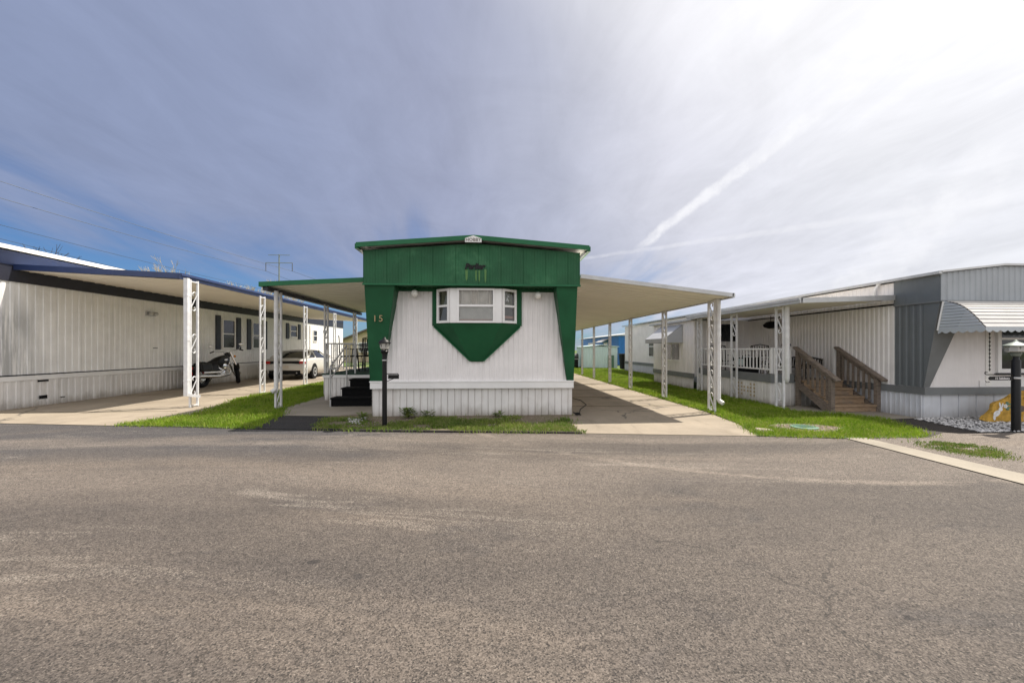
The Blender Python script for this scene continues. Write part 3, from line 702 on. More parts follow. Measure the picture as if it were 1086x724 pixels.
ef = MB(); fascia(ef, (XL - .03, 8.79, 2.765), (-4.83, 8.79, 2.635), .095, .04); fascia(ef, (-4.83, 8.775, 2.632), (-4.83, 15.15, 2.632), .1, .05); part('edge_trim', ef, M['green_trim'], cpL)
gb = MB(); gb.box((-4.80, 8.83, 2.56), (-4.70, 15.15, 2.635)); part('beam', gb, M['navy_dark'], cpL)
for y in (9.15, 11.75, 14.15): add_post(cpL, -4.64, y, 0, 2.57, M['greyiron'], 5, .85)
downspout(cpL, -4.62, 9.02, 2.57, .42, M['greyiron'], (-.07, -.06), .044)

# porch and steps
pch = thing('porch', 'white skirted porch platform with dark green floor and grey railing', 'porch', (-3.3, 10.6, 0))
d = MB(); d.box((-4.28, 10.6, .585), (-2.33, 15, .665)); part('platform', d, M['trim'], pch)
d = MB(); d.box((-4.29, 10.58, .666), (-2.33, 15.02, .690)); part('floor_covering', d, M['darkgreen_mat'], pch)
d = MB(); d.corrug((-4.25, 10.63), (-2.33, 10.63), 0, .585, .2, .012, grv); d.corrug((-4.25, 15), (-4.25, 10.63), 0, .585, .2, .012, grv); part('skirting', d, M['skirt'], pch)
rl = MB()
zt = 1.46
for y0, y1 in ((10.66, 14.9),):
    rl.tube([(-4.22, y0, zt), (-4.22, y1, zt)], .016, 6); rl.tube([(-4.22, y0, .80), (-4.22, y1, .80)], .012, 6)
    for k in range(24): y = y0 + (y1 - y0) * k / 23; rl.tube([(-4.22, y, .69 if k % 8 == 0 else .80), (-4.22, y, zt)], .014 if k % 8 == 0 else .008, 5)
rl.tube([(-4.22, 10.66, zt), (-3.48, 10.66, zt)], .016, 6); rl.tube([(-4.22, 10.66, .80), (-3.48, 10.66, .80)], .012, 6)
for k in range(6): x = -4.22 + .74 * k / 5; rl.tube([(x, 10.66, .69 if k in (0, 5) else .80), (x, 10.66, zt)], .012 if k not in (0, 5) else .022, 6)
part('railing', rl, M['alu'], pch, smooth=True)
stp = thing('steps', 'three black carpeted steps leading up to the green floored porch', 'steps', (-3.0, 9.4, 0))
for k, (y0, z, xl) in enumerate(((9.42, .21, -3.62), (9.80, .40, -3.52), (10.18, .58, -3.46))):
    d = MB(); d.box((xl, y0, 0 if k == 0 else .0), (-2.36, 10.57, z - .03)); part('riser', d, M['black'], stp) if False else None
    t_ = MB(); t_.box((xl, y0 + .02, .0), (-2.36, y0 + .38, z - .035)); t_.box((xl - .02, y0, z - .035), (-2.35, y0 + .395, z)); part('step', t_, M['blackcarpet'], stp, bevel=.008)
hr = MB()
for x in (-3.64,):
    for z_ in (0, -.28): hr.tube([(x, 9.45, .93 + z_), (x, 10.5, 1.40 + z_)], .016, 6)
    hr.tube([(x, 9.45, 0), (x, 9.45, .93)], .018, 6); hr.tube([(x, 10.5, 0.02), (x, 10.5, 1.40)], .018, 6)
part('handrail', hr, M['alu'], stp, smooth=True)

# metal patio furniture
def patio_chair(name, label, loc, rz, group=None, mat='black', mesh='slat'):
    t = thing(name, label, 'chair', (0, 0, 0), group); s = MB()
    for x in (-.24, .24):
        s.tube([(x, .26, 0), (x, .22, .42), (x, .20, .62), (x, -.18, .64), (x, -.24, .44), (x, -.27, .95)], .014, 6)
        s.tube([(x, -.22, .44), (x * 1.05, -.30, 0)], .014, 6)
    s.tube([(-.24, -.27, .95), (0, -.28, 1.0), (.24, -.27, .95)], .014, 6)
    part('frame', s, M['black' if mat == 'black' else 'iron'], t, smooth=True, local=True)
    q = MB(); q.box((-.25, -.23, .41), (.25, .24, .44)); part('seat', q, M['blackplastic'], t, local=True, bevel=.01)
    b = MB()
    if mesh == 'slat':
        for k in range(7): x = -.2 + k * .4 / 6; b.tube([(x, -.235, .46), (x, -.265, .95)], .009, 5)
    else:
        for k in range(13):
            x = -.24 + k * .04; b.bar((x, -.235, .46), (x, -.268, .98), .012, .006)
        for k in range(12):
            z = .48 + k * .042; b.bar((-.24, -.238 - .03 * k / 12, z), (.24, -.238 - .03 * k / 12, z), .006, .012)
    part('backrest', b, M['black' if mat == 'black' else 'iron'], t, local=True)
    t.location = loc; t.rotation_euler = (0, 0, rz); return t
c1 = patio_chair('patio_chair', 'black metal patio chair on the green porch floor nearest the porch railing corner', (-4.0, 11.75, .69), R(-70), 'black patio chairs on the green floored porch')
dup(c1, (-3.72, 12.15, .69), R(160), 'black metal patio chair on the green floored porch nearest the steps', 'black patio chairs on the green floored porch')
dup(c1, (-3.95, 13.75, .69), R(200), 'black metal patio chair at the far side of the round porch table', 'black patio chairs on the green floored porch')
tb = thing('patio_table', 'round black metal table between the chairs on the green floored porch', 'table', (-3.45, 13.0, .69))
d = MB(); d.lathe([(.48, .70), (.50, .715), (.48, .73)], (-3.45, 13.0, .69), n=28); part('tabletop', d, M['black'], tb, smooth=True)
for k in range(4):
    a = R(45 + 90 * k); d = MB(); d.tube([(-3.45 + .40 * math.cos(a), 13.0 + .40 * math.sin(a), .69), (-3.45 + .3 * math.cos(a), 13.0 + .3 * math.sin(a), 1.39)], .014, 6); part('leg', d, M['black'], tb)

# hose lying on the drive, weeds
hs = MB(); hs.tube([(1.72 + .07 * math.cos(a) * (1 - .05 * k), 7.95 + .06 * math.sin(a), .02 + .006 * k / 6) for k, a in enumerate(np.linspace(0, 13, 44))], .011, 6)
hs.tube([(1.78, 8.05, .02), (1.95, 8.7, .018), (2.25, 9.4, .018), (2.3, 10.2, .018), (2.0, 11.3, .018), (1.85, 13, .018)], .007, 6)
tag(part('garden_hose', hs, M['rubber'], smooth=True), 'thin black hose lying on the concrete drive along the home', 'hose')
def weed_plant(x, y, hh, n, label):
    t = thing('weed_plant', label, 'plant', (x, y, .012), 'weeds along the white skirting'); lf = MB(); sm_ = MB()
    for k in range(n):
        a = random.random() * 6.28; r = random.random() * hh * .7; z = hh * (.2 + .8 * random.random()); s = .02 + .035 * random.random()
        c = Vector((x + r * math.cos(a), y + r * math.sin(a) * .7, .012 + z)); dd = Vector((math.cos(a), math.sin(a), random.uniform(-.3, .6))).normalized(); sd = dd.cross(Vector((0, 0, 1))).normalized()
        lf.add([c, c + dd * s + sd * s * .45, c + dd * 2 * s, c + dd * s - sd * s * .45], [(0, 1, 2, 3)])
        if k % 6 == 0: sm_.tube([(x, y, .012), tuple(c)], [.004, .002], 4)
    part('foliage', lf, M['weed'], t); part('stem', sm_, M['weed'], t)
weed_plant(-1.56, 7.8, .18, 220, 'tallest leafy weed against the white skirting beside the black lamp post')
weed_plant(-1.18, 7.8, .13, 80, 'small leafy weed by the skirting, second from the black lamp post')
weed_plant(-2.3, 7.5, .14, 90, 'leafy weed at the skirting corner near the black steps')
weed_plant(.15, 7.84, .09, 60, 'low weed by the skirting beneath the bay window tip')

# ---------------------------------------------------------------- black lamp post by the bed
def lantern(parent, x, y, z, s=1.0, wide=False):
    m = MB()
    if wide:
        m.lathe([(.09 * s, 0), (.125 * s, .012), (.12 * s, .10 * s)], (x, y, z), n=8)
    else: m.lathe([(.045 * s, 0), (.075 * s, .03 * s), (.085 * s, .115 * s)], (x, y, z), n=8)
    o = part('lantern_glass', m, M['lampglass'], parent)
    c = MB(); rr = .155 if wide else .105
    c.lathe([(rr * s, 0), (rr * s, .012), (.08 * s, .05 * s), (.03 * s, .075 * s), (.018 * s, .10 * s), (.004, .11 * s)], (x, y, z + (.10 if wide else .115) * s), n=12)
    for k in range(6):
        a = k * PI / 3; r0 = (.10 if wide else .05) * s; r1 = (.125 if wide else .09) * s
        c.tube([(x + r0 * math.cos(a), y + r0 * math.sin(a), z), (x + r1 * math.cos(a), y + r1 * math.sin(a), z + .115 * s)], .006, 4)
    c.lathe([(.05 * s, -.06), (.07 * s, -.02), (.055 * s, .0)], (x, y, z), n=12)
    part('lantern_frame', c, M['pole'] if wide else M['black'], parent, smooth=True)
lx, ly = -1.79, 6.98
lp = thing('lamp_post', 'black lamp post with glass lantern and small bracket before the white skirting', 'lamp post', (lx, ly, 0))
m = MB(); m.lathe([(.041, 0), (.041, .85), (.038, .9), (.038, 1.22), (.045, 1.225), (.045, 1.26)], (lx, ly, 0), n=14); part('pole', m, M['black'], lp, smooth=True)
m = MB(); m.lathe([(.040, 1.12), (.043, 1.13), (.040, 1.14)], (lx, ly, 0), n=14); part('pole_band', m, M['alu'], lp)
lantern(lp, lx, ly, 1.30, 1.0)
m = MB(); m.tube([(lx, ly, .90), (lx + .22, ly, .90), (lx + .235, ly, .88), (lx + .22, ly, .865)], .008, 6); m.tube([(lx, ly, .75), (lx + .1, ly, .80), (lx + .22, ly, .84)], .006, 5); m.box((lx + .06, ly - .006, .815), (lx + .24, ly + .006, .885)); part('name_bracket', m, M['black'], lp)

# ---------------------------------------------------------------- home to the left with navy trim
WX = -10.5
lh = thing('mobile_home', 'long ivory mobile home with navy trim and shuttered windows behind the motorcycle', 'mobile home', (WX, 14, 0))
w = MB(); w.corrug((WX, 6.8), (WX, 29.5), .66, 3.42, .165, .013, ((0, 0), (.08, 1), (.5, 1), (.58, 0)))
w.corrug((WX - 3.9, 6.8), (WX, 6.8), .66, 3.5, .21, .014); w.corrug((WX, 29.5), (WX - 3.9, 29.5), .66, 3.4, .21, .014)
w.box((WX - 3.9, 6.82, .6), (WX - .02, 29.48, 3.4)); part('wall', w, M['ivory_wall'], lh)
sk = MB(); sk.corrug((WX + .03, 6.8), (WX + .03, 29.5), 0.0, .62, .16, .014, ((0, 0), (.1, 1), (.55, 1), (.65, 0))); sk.corrug((WX - 3.9, 6.77), (WX + .03, 6.77), 0, .62, .16, .014); part('skirting', sk, M['skirt'], lh)
bt = MB(); bt.box((WX + .005, 6.78, .615), (WX + .06, 29.5, .715)); part('belt_trim', bt, M['trim'], lh)
bt = MB(); bt.box((WX + .004, 6.8, .722), (WX + .022, 29.5, .745)); part('dark_strip', bt, M['black'], lh)  # raised black strip along the wall, just above the belt trim
d = MB(); d.box((WX + .004, 6.79, 2.80), (WX + .035, 29.5, 3.158)); part('dark_band', d, M['navy_dark'], lh)
d = MB(); d.box((WX + .004, 6.79, 3.16), (WX + .04, 29.5, 3.46)); part('upper_band', d, M['navy'], lh)
rf = MB(); rf.add([(WX + .22, y, 3.46 + o) for y in (6.6, 29.7) for o in (0, .09)] + [(WX - 2, y, 3.85 + o) for y in (6.6, 29.7) for o in (0, .05)] + [(WX - 4.1, y, 3.46 + o) for y in (6.6, 29.7) for o in (0, .09)],
    [(0, 1, 3, 2), (1, 5, 7, 3), (5, 9, 11, 7), (0, 2, 6, 4), (4, 6, 10, 8), (8, 10, 11, 9), (0, 4, 5, 1), (4, 8, 9, 5), (2, 3, 7, 6), (6, 7, 11, 10)])
part('roof', rf, M['trim'], lh)
def shutters(parent, ys, z0, z1):
    for y in ys:
        m = MB(); m.box((WX + .012, y - .14, z0), (WX + .05, y + .14, z1))
        for k in range(int((z1 - z0) / .06)): m.box((WX + .05, y - .10, z0 + .03 + k * .06), (WX + .058, y + .10, z0 + .06 + k * .06))
        part('shutter', m, M['navy_dark'], parent)
window(lh, (WX + .018, 16.42), (WX + .018, 17.25), 1.32, 2.52, .06, 'trim'); shutters(lh, (16.2, 17.48), 1.30, 2.62)
window(lh, (WX + .018, 18.42), (WX + .018, 19.25), 1.32, 2.52, .06, 'trim'); shutters(lh, (18.2, 19.48), 1.30, 2.62)
window(lh, (WX + .018, 21.8), (WX + .018, 22.6), 1.92, 2.62, .06, 'trim'); shutters(lh, (21.55, 22.85), 1.85, 2.66)
m = MB(); m.box((WX + .012, 24.25, .75), (WX + .05, 25.3, 2.62)); dr = part('door', m, M['ivory'], lh)
window(dr, (WX + .052, 24.5), (WX + .052, 25.05), 1.75, 2.45, .05, 'trim')
m = MB(); m.box((WX + .012, 24.15, .75), (WX + .062, 24.25, 2.70)); m.box((WX + .012, 25.3, .75), (WX + .062, 25.4, 2.70)); part('door_frame', m, M['trim'], lh)
m = MB(); m.box((WX + .01, 26.1, 2.35), (WX + .03, 26.7, 2.5)); part('wall_plaque', m, M['charcoal'], lh)
m = MB(); m.box((WX + .016, 12.92, 2.34), (WX + .05, 13.28, 2.47)); m.lathe([(.05, 0), (.07, .05), (.05, .1)], (WX + .10, 13.02, 2.36), n=10); m.lathe([(.05, 0), (.07, .05), (.05, .1)], (WX + .10, 13.2, 2.36), n=10); part('wall_light', m, M['alu'], lh, smooth=True)
m = MB(); m.box((WX + .016, 13.2, 1.34), (WX + .035, 13.35, 1.365)); part('wall_vent', m, M['charcoal'], lh)
m = MB(); m.box((WX + .045, 9.95, .56), (WX + .052, 10.18, .60)); m.box((WX + .045, 9.98, .16), (WX + .052, 10.15, .24)); m.box((WX + .045, 10.45, .14), (WX + .052, 10.55, .16)); part('skirting_hole', m, M['blackplastic'], lh)
# its carport
cpl = thing('carport_canopy', 'navy edged flat carport canopy on white scroll posts above the motorcycle', 'carport', (-6.75, 9.62, 0))
part('roof_panel', pan_roof(WX + .04, 3.06, -6.98, 2.88, 9.5, 24.0, .07), M['cream'], cpl)
ef = MB(); fascia(ef, (WX + .045, 9.49, 3.06), (-6.97, 9.49, 2.90), .125, .04); fascia(ef, (-6.97, 9.47, 2.895), (-6.97, 24.05, 2.895), .075, .06); fascia(ef, (-6.955, 9.475, 2.968), (-6.955, 24.05, 2.968), .055, .10); part('edge_trim', ef, M['navy'], cpl)
for y in (9.62, 12.40, 15.2, 18.0, 20.8, 23.6): add_post(cpl, -6.75, y, 0, 2.88, M['iron'], 3, 1.0)
m = MB(); m.box((-6.82, 9.40, .27), (-6.735, 9.48, 2.90)); m.bar((-6.77, 9.43, .30), (-6.62, 9.62, .24), .08, .06)
for z in (.6, 1.5, 2.5): m.box((-6.825, 9.395, z), (-6.73, 9.485, z + .02))
part('downspout', m, M['iron'], cpl)

# ---------------------------------------------------------------- motorcycle (local: forward +y)
mc = thing('motorcycle', 'black cruiser motorcycle with chrome pipes parked under the navy edged carport', 'motorcycle', (0, 0, 0))
STEER = R(34)
def turn(mb, pv=1.27):
    c, s = math.cos(STEER), math.sin(STEER); mb.v = [(x * c - (y - pv) * s, x * s + (y - pv) * c + pv, z) for x, y, z in mb.v]; return mb
def wheel(parent, y, r, wd, steer=0):
    t_ = MB(); pr = [(r - wd * .8, -wd / 2 * .7), (r - wd * .35, -wd / 2), (r - .01, -wd * .28), (r, 0), (r - .01, wd * .28), (r - wd * .35, wd / 2), (r - wd * .8, wd / 2 * .7), (r - wd * .8, -wd / 2 * .7)]
    t_.lathe(pr, (0, 0, 0), 'x', 28); t_.f = t_.f[:-2]
    rm = MB(); ri = r - wd * .75; rm.lathe([(ri, -.03), (ri + .01, -.035), (ri + .01, .035), (ri, .03), (ri - .015, 0), (ri, -.03)], (0, 0, 0), 'x', 28); rm.f = rm.f[:-2]
    rm.lathe([(.035, -.06), (.05, -.04), (.05, .04), (.035, .06)], (0, 0, 0), 'x', 12)
    for k in range(18):
        a = 2 * PI * k / 18; rm.tube([(.035 * (-1) ** k, .04 * math.cos(a), .04 * math.sin(a)), (0, ri * math.cos(a + .15), ri * math.sin(a + .15))], .004, 4)
    rm.lathe([(.11, .05), (.11, .056)], (0, 0, 0), 'x', 16)
    for mb in (t_, rm):
        mb.v = [(x, yy + y, z + r) for x, yy, z in mb.v]
        if steer: turn(mb, y)
    wh = part('wheel', t_, M['rubber'], parent, local=True, smooth=True); part('rim', rm, M['chrome'], wh, local=True, smooth=True); return wh
wheel(mc, 0, .31, .15); wheel(mc, 1.66, .32, .12, STEER)
m = MB()
def arc(cy, cz, r, a0, a1, k=12): return [(cy + r * math.cos(R(a0 + (a1 - a0) * i / k)), cz + r * math.sin(R(a0 + (a1 - a0) * i / k))) for i in range(k + 1)]
def fender(mb, cy, cz, r, a0, a1, wd):
    rings = []
    for (y, z), (y2, z2), (y3, z3) in zip(arc(cy, cz, r - .04, a0, a1), arc(cy, cz, r + .01, a0, a1), arc(cy, cz, r + .03, a0, a1)):
        rings.append([(-wd, y, z), (-wd, y2, z2), (-wd * .5, y3, z3), (wd * .5, y3, z3), (wd, y2, z2), (wd, y, z)])
    mb.loft(rings)
fender(m, 0, .31, .35, 20, 205, .105); fm = MB(); fender(fm, 1.66, .32, .35, -10, 150, .08)
part('fender', m, M['black'], mc, local=True, smooth=True); part('fender', turn(fm, 1.66), M['black'], mc, local=True, smooth=True)
m = MB(); m.tube([(0, .15, .45), (0, .55, .38), (0, 1.0, .32), (0, 1.15, .6), (0, 1.28, .92)], .028, 8); m.tube([(0, .2, .62), (0, .7, .72), (0, 1.26, .86)], .03, 8)
for x in (-.11, .11): m.tube([(x, 0, .31), (x, .3, .40), (x, .5, .36)], .022, 8)
part('frame', m, M['black'], mc, local=True, smooth=True)
tk = MB(); rings = []
for y, wd, z0, z1 in ((.55, .06, .68, .80), (.66, .16, .60, .88), (.85, .19, .58, .94), (1.05, .18, .62, .97), (1.2, .12, .72, .96), (1.27, .05, .80, .92)):
    zm = (z0 + z1) / 2; rings.append([(0, y, z0), (wd * .8, y, z0 + .03), (wd, y, zm), (wd * .7, y, z1 - .03), (0, y, z1), (-wd * .7, y, z1 - .03), (-wd, y, zm), (-wd * .8, y, z0 + .03)])
tk.loft(rings); part('fuel_tank', tk, M['black'], mc, local=True, smooth=True)
for sx_ in (-1, 1):
    eb = MB(); eb.ball((sx_ * .185, .92, .80), .06, 10, (.25, 1.5, .6)); part('tank_badge', eb, M['chrome'], mc, local=True, smooth=True)
sc2 = MB(); sc2.box((-.13, .22, .40), (.13, .62, .72)); part('side_cover', sc2, M['black'], mc, local=True, bevel=.03)
se = MB(); rings = []
for y, wd, z0, z1 in ((-.12, .10, .68, .76), (.05, .13, .68, .79), (.2, .14, .66, .76), (.35, .17, .64, .76), (.52, .16, .64, .80), (.66, .10, .70, .86)):
    rings.append([(0, y, z0), (wd, y, z0 + .02), (wd * .9, y, z1 - .02), (0, y, z1), (-wd * .9, y, z1 - .02), (-wd, y, z0 + .02)])
se.loft(rings); part('saddle', se, M['blackplastic'], mc, local=True, smooth=True)
for sx_ in (-1, 1):
    b = MB(); b.box((sx_ * .14, -.30, .47), (sx_ * .29, .14, .72)); part('saddlebag', b, M['black'], mc, local=True, bevel=.04)
en = MB(); en.box((-.14, .55, .26), (.14, .98, .46))
for a0, y in ((-24, .72), (24, .84)):
    t = R(a0)
    for k in range(8):
        rr = .075 + (.012 if k % 2 else 0); L0 = .06 + k * .035; cy, cz = y + math.sin(t) * L0, .46 + math.cos(t) * L0 - .04
        en.box((-rr - .02, cy - rr, cz - .012), (rr + .02, cy + rr, cz + .012))
part('engine', en, M['alu'], mc, local=True, bevel=.008)
ec = MB(); ec.lathe([(.10, .14), (.11, .16), (.09, .20), (.03, .21)], (0, .72, .38), 'x', 16); ec.lathe([(.085, .15), (.09, .20), (.05, .22)], (0, .82, .60), 'x', 16); part('engine_cover', ec, M['chrome'], mc, local=True, smooth=True)
ex = MB(); ex.tube([(.1, .92, .56), (.2, 1.02, .48), (.2, .95, .32), (.2, .4, .30), (.21, -.35, .34)], [.028, .03, .032, .045, .05], 10); ex.tube([(.1, .66, .56), (.2, .70, .46), (.215, .5, .42), (.215, -.2, .44)], [.028, .03, .042, .046], 10); part('exhaust', ex, M['chrome'], mc, local=True, smooth=True)
fk = MB(); so = -.24
for x in (-.10, .10): fk.tube([(x + .0, 1.66, .32), (x, 1.48, .66), (x, 1.27, 1.06)], [.028, .026, .022], 8)
part('fork', fk, M['chrome'], mc, local=True, smooth=True)
hb = MB(); hb.tube([(-.42, .98, 1.08), (-.34, 1.10, 1.12), (-.12, 1.24, 1.10), (.12, 1.24, 1.10), (.34, 1.10, 1.12), (.42, .98, 1.08)], .013, 8)
for x in (-1, 1): hb.tube([(x * .34, 1.10, 1.12), (x * .40, 1.12, 1.26)], .007, 6)
part('handlebar', turn(hb), M['chrome'], mc, local=True, smooth=True)
for x in (-1, 1):
    g_ = MB(); g_.tube([(x * .44, .95, 1.07), (x * .35, 1.08, 1.115)], .019, 8); part('grip', turn(g_), M['rubber'], mc, local=True)
    g_ = MB(); g_.ball((x * .41, 1.12, 1.29), .06, 12, (1.1, .3, .75)); part('mirror', turn(g_), M['chrome'], mc, local=True, smooth=True)
    g_ = MB(); g_.ball((x * .20, 1.40, .92), .04, 10); part('indicator', turn(g_), M['amber'], mc, local=True, smooth=True)
g_ = MB(); g_.lathe([(.06, -.12), (.09, -.06), (.10, .02), (.085, .03)], (0, 1.45, .98), 'y', 18); part('headlight', turn(g_), M['black'], mc, local=True, smooth=True)
g_ = MB(); g_.ball((0, -.39, .60), .085, 12, (1, .5, .9)); g_.box((-.10, -.46, .40), (.10, -.45, .50)); part('tail_light', g_, M['red'], mc, local=True, smooth=True)
g_ = MB(); g_.bar((-.1, .6, .28), (-.28, .5, .01), .02); part('side_stand', g_, M['chrome'], mc, local=True)
mc.scale = (1.12, 1.12, 1.12); mc.location = (-9.72, 14.25, .012); mc.rotation_euler = (0, R(-7), R(-2))

# ---------------------------------------------------------------- white coupe (local: rear at y=0, forward +y)
car = thing('parked_car', 'white two door coupe parked nose away beyond the motorcycle', 'car', (0, 0, 0))
b = MB(); rings = []
for y, hw, zb, zs, zc in ((-.02, .60, .42, .60, .62), (0.0, .76, .30, .78, .80), (.10, .84, .26, .86, .89), (.45, .885, .25, .90, .93), (1.0, .90, .22, .92, .94), (2.0, .90, .20, .90, .92), (2.9, .90, .20, .86, .90), (3.6, .88, .22, .76, .80), (4.15, .84, .24, .66, .68), (4.40, .72, .28, .54, .56), (4.46, .5, .36, .48, .49)):
    r_ = [(hw * .86, zb), (hw * .985, zb + .14), (hw, (zb + zs) / 2), (hw * .965, zs - .06), (hw * .88, zs), (hw * .4, zc)]
    rings.append([(x, y, z) for x, z in r_] + [(-x, y, z) for x, z in reversed(r_)])
b.loft(rings); part('body', b, M['carwhite'], car, local=True, smooth=True)
cb_ = MB(); rings = []
for y, hb_, ht, zb, zt in ((.30, .60, .58, .88, .90), (.85, .72, .58, .90, 1.10), (1.35, .76, .56, .90, 1.24), (2.0, .77, .55, .88, 1.27), (2.35, .77, .54, .87, 1.25), (3.0, .74, .60, .85, .96), (3.2, .70, .66, .85, .87)):
    rings.append([(hb_, y, zb), ((hb_ + ht) / 2 + .03, y, (zb + zt) / 2), (ht, y, zt - .02), (ht * .5, y, zt), (-ht * .5, y, zt), (-ht, y, zt - .02), (-(hb_ + ht) / 2 - .03, y, (zb + zt) / 2), (-hb_, y, zb)])
cb_.loft(rings); part('window_glass', cb_, M['dkglass'], car, local=True, smooth=True)
rp = MB(); rings = []
for y, ht, zt in ((1.25, .565, 1.235), (1.4, .57, 1.265), (2.0, .565, 1.292), (2.36, .555, 1.272)):
    rings.append([(ht, y, zt - .035), (ht * .55, y, zt), (-ht * .55, y, zt), (-ht, y, zt - .035), (0, y, zt - .045)])
rp.loft(rings)
for x in (-1, 1):
    rp.tube([(x * .585, 1.32, 1.215), (x * .67, .85, 1.05), (x * .70, .42, .91)], [.04, .06, .08], 8); rp.tube([(x * .57, 2.34, 1.23), (x * .72, 3.1, .90)], .03, 6); rp.tube([(x * .60, 1.4, 1.2), (x * .765, 1.35, .92)], .045, 6)
part('roof', rp, M['carwhite'], car, local=True, smooth=True)
d = MB(); d.bar((-.72, .004, .885), (.72, .004, .885), .03, .02); part('trim_strip', d, M['carwhite'], car, local=True)
d = MB(); d.box((-.60, -.012, .66), (.60, .06, .80)); part('tail_panel', d, M['black'], car, local=True)
for x in (-1, 1):
    d = MB(); d.prism([(x * .58, .68), (x * .82, .69), (x * .80, .79), (x * .58, .80)], 'y', -.02, .10); part('tail_light', d, M['red'], car, local=True, bevel=.01)
d = MB(); d.box((-.77, -.05, .40), (.77, .10, .64)); part('bumper', d, M['carwhite'], car, local=True, bevel=.04)
d = MB(); d.box((-.62, -.02, .24), (.62, .12, .41)); part('valance', d, M['blackplastic'], car, local=True)
d = MB(); d.box((-.17, -.062, .49), (.17, -.051, .62)); part('number_plate', d, M['plate'], car, local=True)
d = MB(); d.tube([(.5, -.08, .30), (.5, .2, .30)], .03, 10); part('exhaust', d, M['chrome'], car, local=True)
for x in (-1, 1):
    d = MB(); d.ball((x * .93, 2.75, .97), .09, 10, (1, .6, .7)); part('mirror', d, M['carwhite'], car, local=True, smooth=True)
    for y in (.88, 3.55):
        d = MB(); d.lathe([(.34, x * .80), (.36, x * .895), (.345, x * .905), (.30, x * .905)], (0, y, .33), 'x', 24); part('wheel_arch', d, M['blackplastic'], car, local=True)
        d = MB(); d.lathe([(.20, x * .70), (.30, x * .70), (.315, x * .75), (.315, x * .89), (.29, x * .915), (.20, x * .912)], (0, y, .315), 'x', 26); wh = part('wheel', d, M['rubber'], car, local=True, smooth=True)
        d = MB(); d.lathe([(.205, x * .90), (.20, x * .92), (.06, x * .90), (.05, x * .925), (.01, x * .925)], (0, y, .315), 'x', 20); part('rim', d, M['alu'], wh, local=True, smooth=True)
car.location = (-8.66, 17.6, .01); car.rotation_euler = (0, 0, R(4))

# ---------------------------------------------------------------- grey home to the right
GX, GY = 8.19, 7.24
gh = thing('mobile_home', 'pale mobile home with blue grey cap and corner, scalloped white awning in front', 'mobile home', (GX, GY, 0))
w = MB(); w.corrug((GX, GY), (GX, 24.3), .58, 2.66, .105, .011, ((0, 0), (.15, 1), (.45, 1), (.6, 0))); w.corrug((GX, GY), (GX + 4.2, GY), .58, 2.3, .2, .006)
w.box((GX + .02, GY + .02, .5), (GX + 4.2, 24.2, 2.64)); w.corrug((GX + 4.2, GY), (GX + 4.2, 24.3), .58, 2.66, .2, .01); part('wall', w, M['siding'], gh)
sk = MB(); sk.corrug((GX, GY + .03), (GX, 24.3), 0, .46, .2, .012, grv); sk.corrug((GX, GY + .03), (GX + 4.2, GY + .03), 0, .46, .36, .014, ((0, 0), (.02, -1.6), (.045, -1.6), (.06, 0), (.5, .4))); part('skirting', sk, M['skirt_blue'], gh)
bt = MB(); bt.box((GX - .03, GY - .04, .46), (GX + .0, 24.3, .595)); bt.box((GX + .001, GY - .04, .46), (GX + 4.2, GY - .003, .595)); part('belt_trim', bt, M['charcoal'], gh)
Y9 = 6.93; GL = 2.2
def gcap(x): return 2.70 + .13 * min(1, (x - GX) / 1.15) if x < GX + 2.1 else 2.83 - .12 * min(1, (x - GX - 3.0) / 1.2 if x > GX + 3.0 else 0)
cp = MB(); cp.corrug((GX - .03, Y9), (GX + 4.23, Y9), GL, lambda t: gcap(GX - .03 + t), .11, .012, ((0, 0), (.15, 1), (.5, 1), (.65, 0)))
part('cap_panel', cp, M['greyblue_lt'], gh)
cs = MB(); cs.corrug((GX - .035, Y9), (GX - .035, 7.78), GL, 2.69, .3, .003); cs.box((GX - .034, Y9 + .02, GL), (GX + 4.2, GY + .02, 2.66)); part('cap_side', cs, M['bluegrey'], gh)
lp_ = MB(); lp_.box((GX - .045, Y9 - .02, GL - .025), (GX + 4.24, Y9 + .01, GL + .004)); lp_.box((GX - .045, Y9 + .011, GL - .025), (GX - .02, 7.78, GL + .004)); part('cap_lip', lp_, M['charcoal'], gh)
cw = MB(); cw.corrug((GX - .018, GY - .01), (GX - .018, 7.78), .60, GL - .02, .13, .012, ((0, 0), (.15, 1), (.4, 1), (.55, 0)))
cw.add([(GX - .018, Y9 + .02, GL - .02), (GX - .018, GY - .01, .60), (GX - .018, GY - .01, GL - .02)], [(0, 1, 2)]); part('corner_panel', cw, M['bluegrey'], gh)
cw = MB(); cw.add([(GX - .02, Y9 + .02, GL - .02), (GX + .55, Y9 + .02, GL - .02), (GX + .10, GY - .012, .60), (GX - .02, GY - .012, .60), (GX + .55, GY - .002, GL - .02), (GX + .10, GY - .004, .6)], [(0, 3, 2, 1), (1, 2, 5, 4)]); part('corner_wedge', cw, M['charcoal'], gh)
rf = MB(); rx = [GX - .08, GX + 1.15, GX + 3.0, GX + 4.3]; rz = [2.70, 2.84, 2.84, 2.70]
rf.add([(x, y, z + o) for y in (6.87, 24.5) for o in (0, .035) for x, z in zip(rx, rz)],
       [(i, i + 1, i + 9, i + 8) for i in range(3)] + [(i + 5, i + 4, i + 12, i + 13) for i in range(3)] + [(i, i + 4, i + 5, i + 1) for i in range(3)] + [(i + 8, i + 9, i + 13, i + 12) for i in range(3)] + [(0, 8, 12, 4), (3, 7, 15, 11)])
part('roof', rf, M['roofmetal'], gh)
gu = MB(); gu.box((GX - .13, 6.87, 2.675), (GX - .07, 24.5, 2.725)); part('gutter', gu, M['alu'], gh)
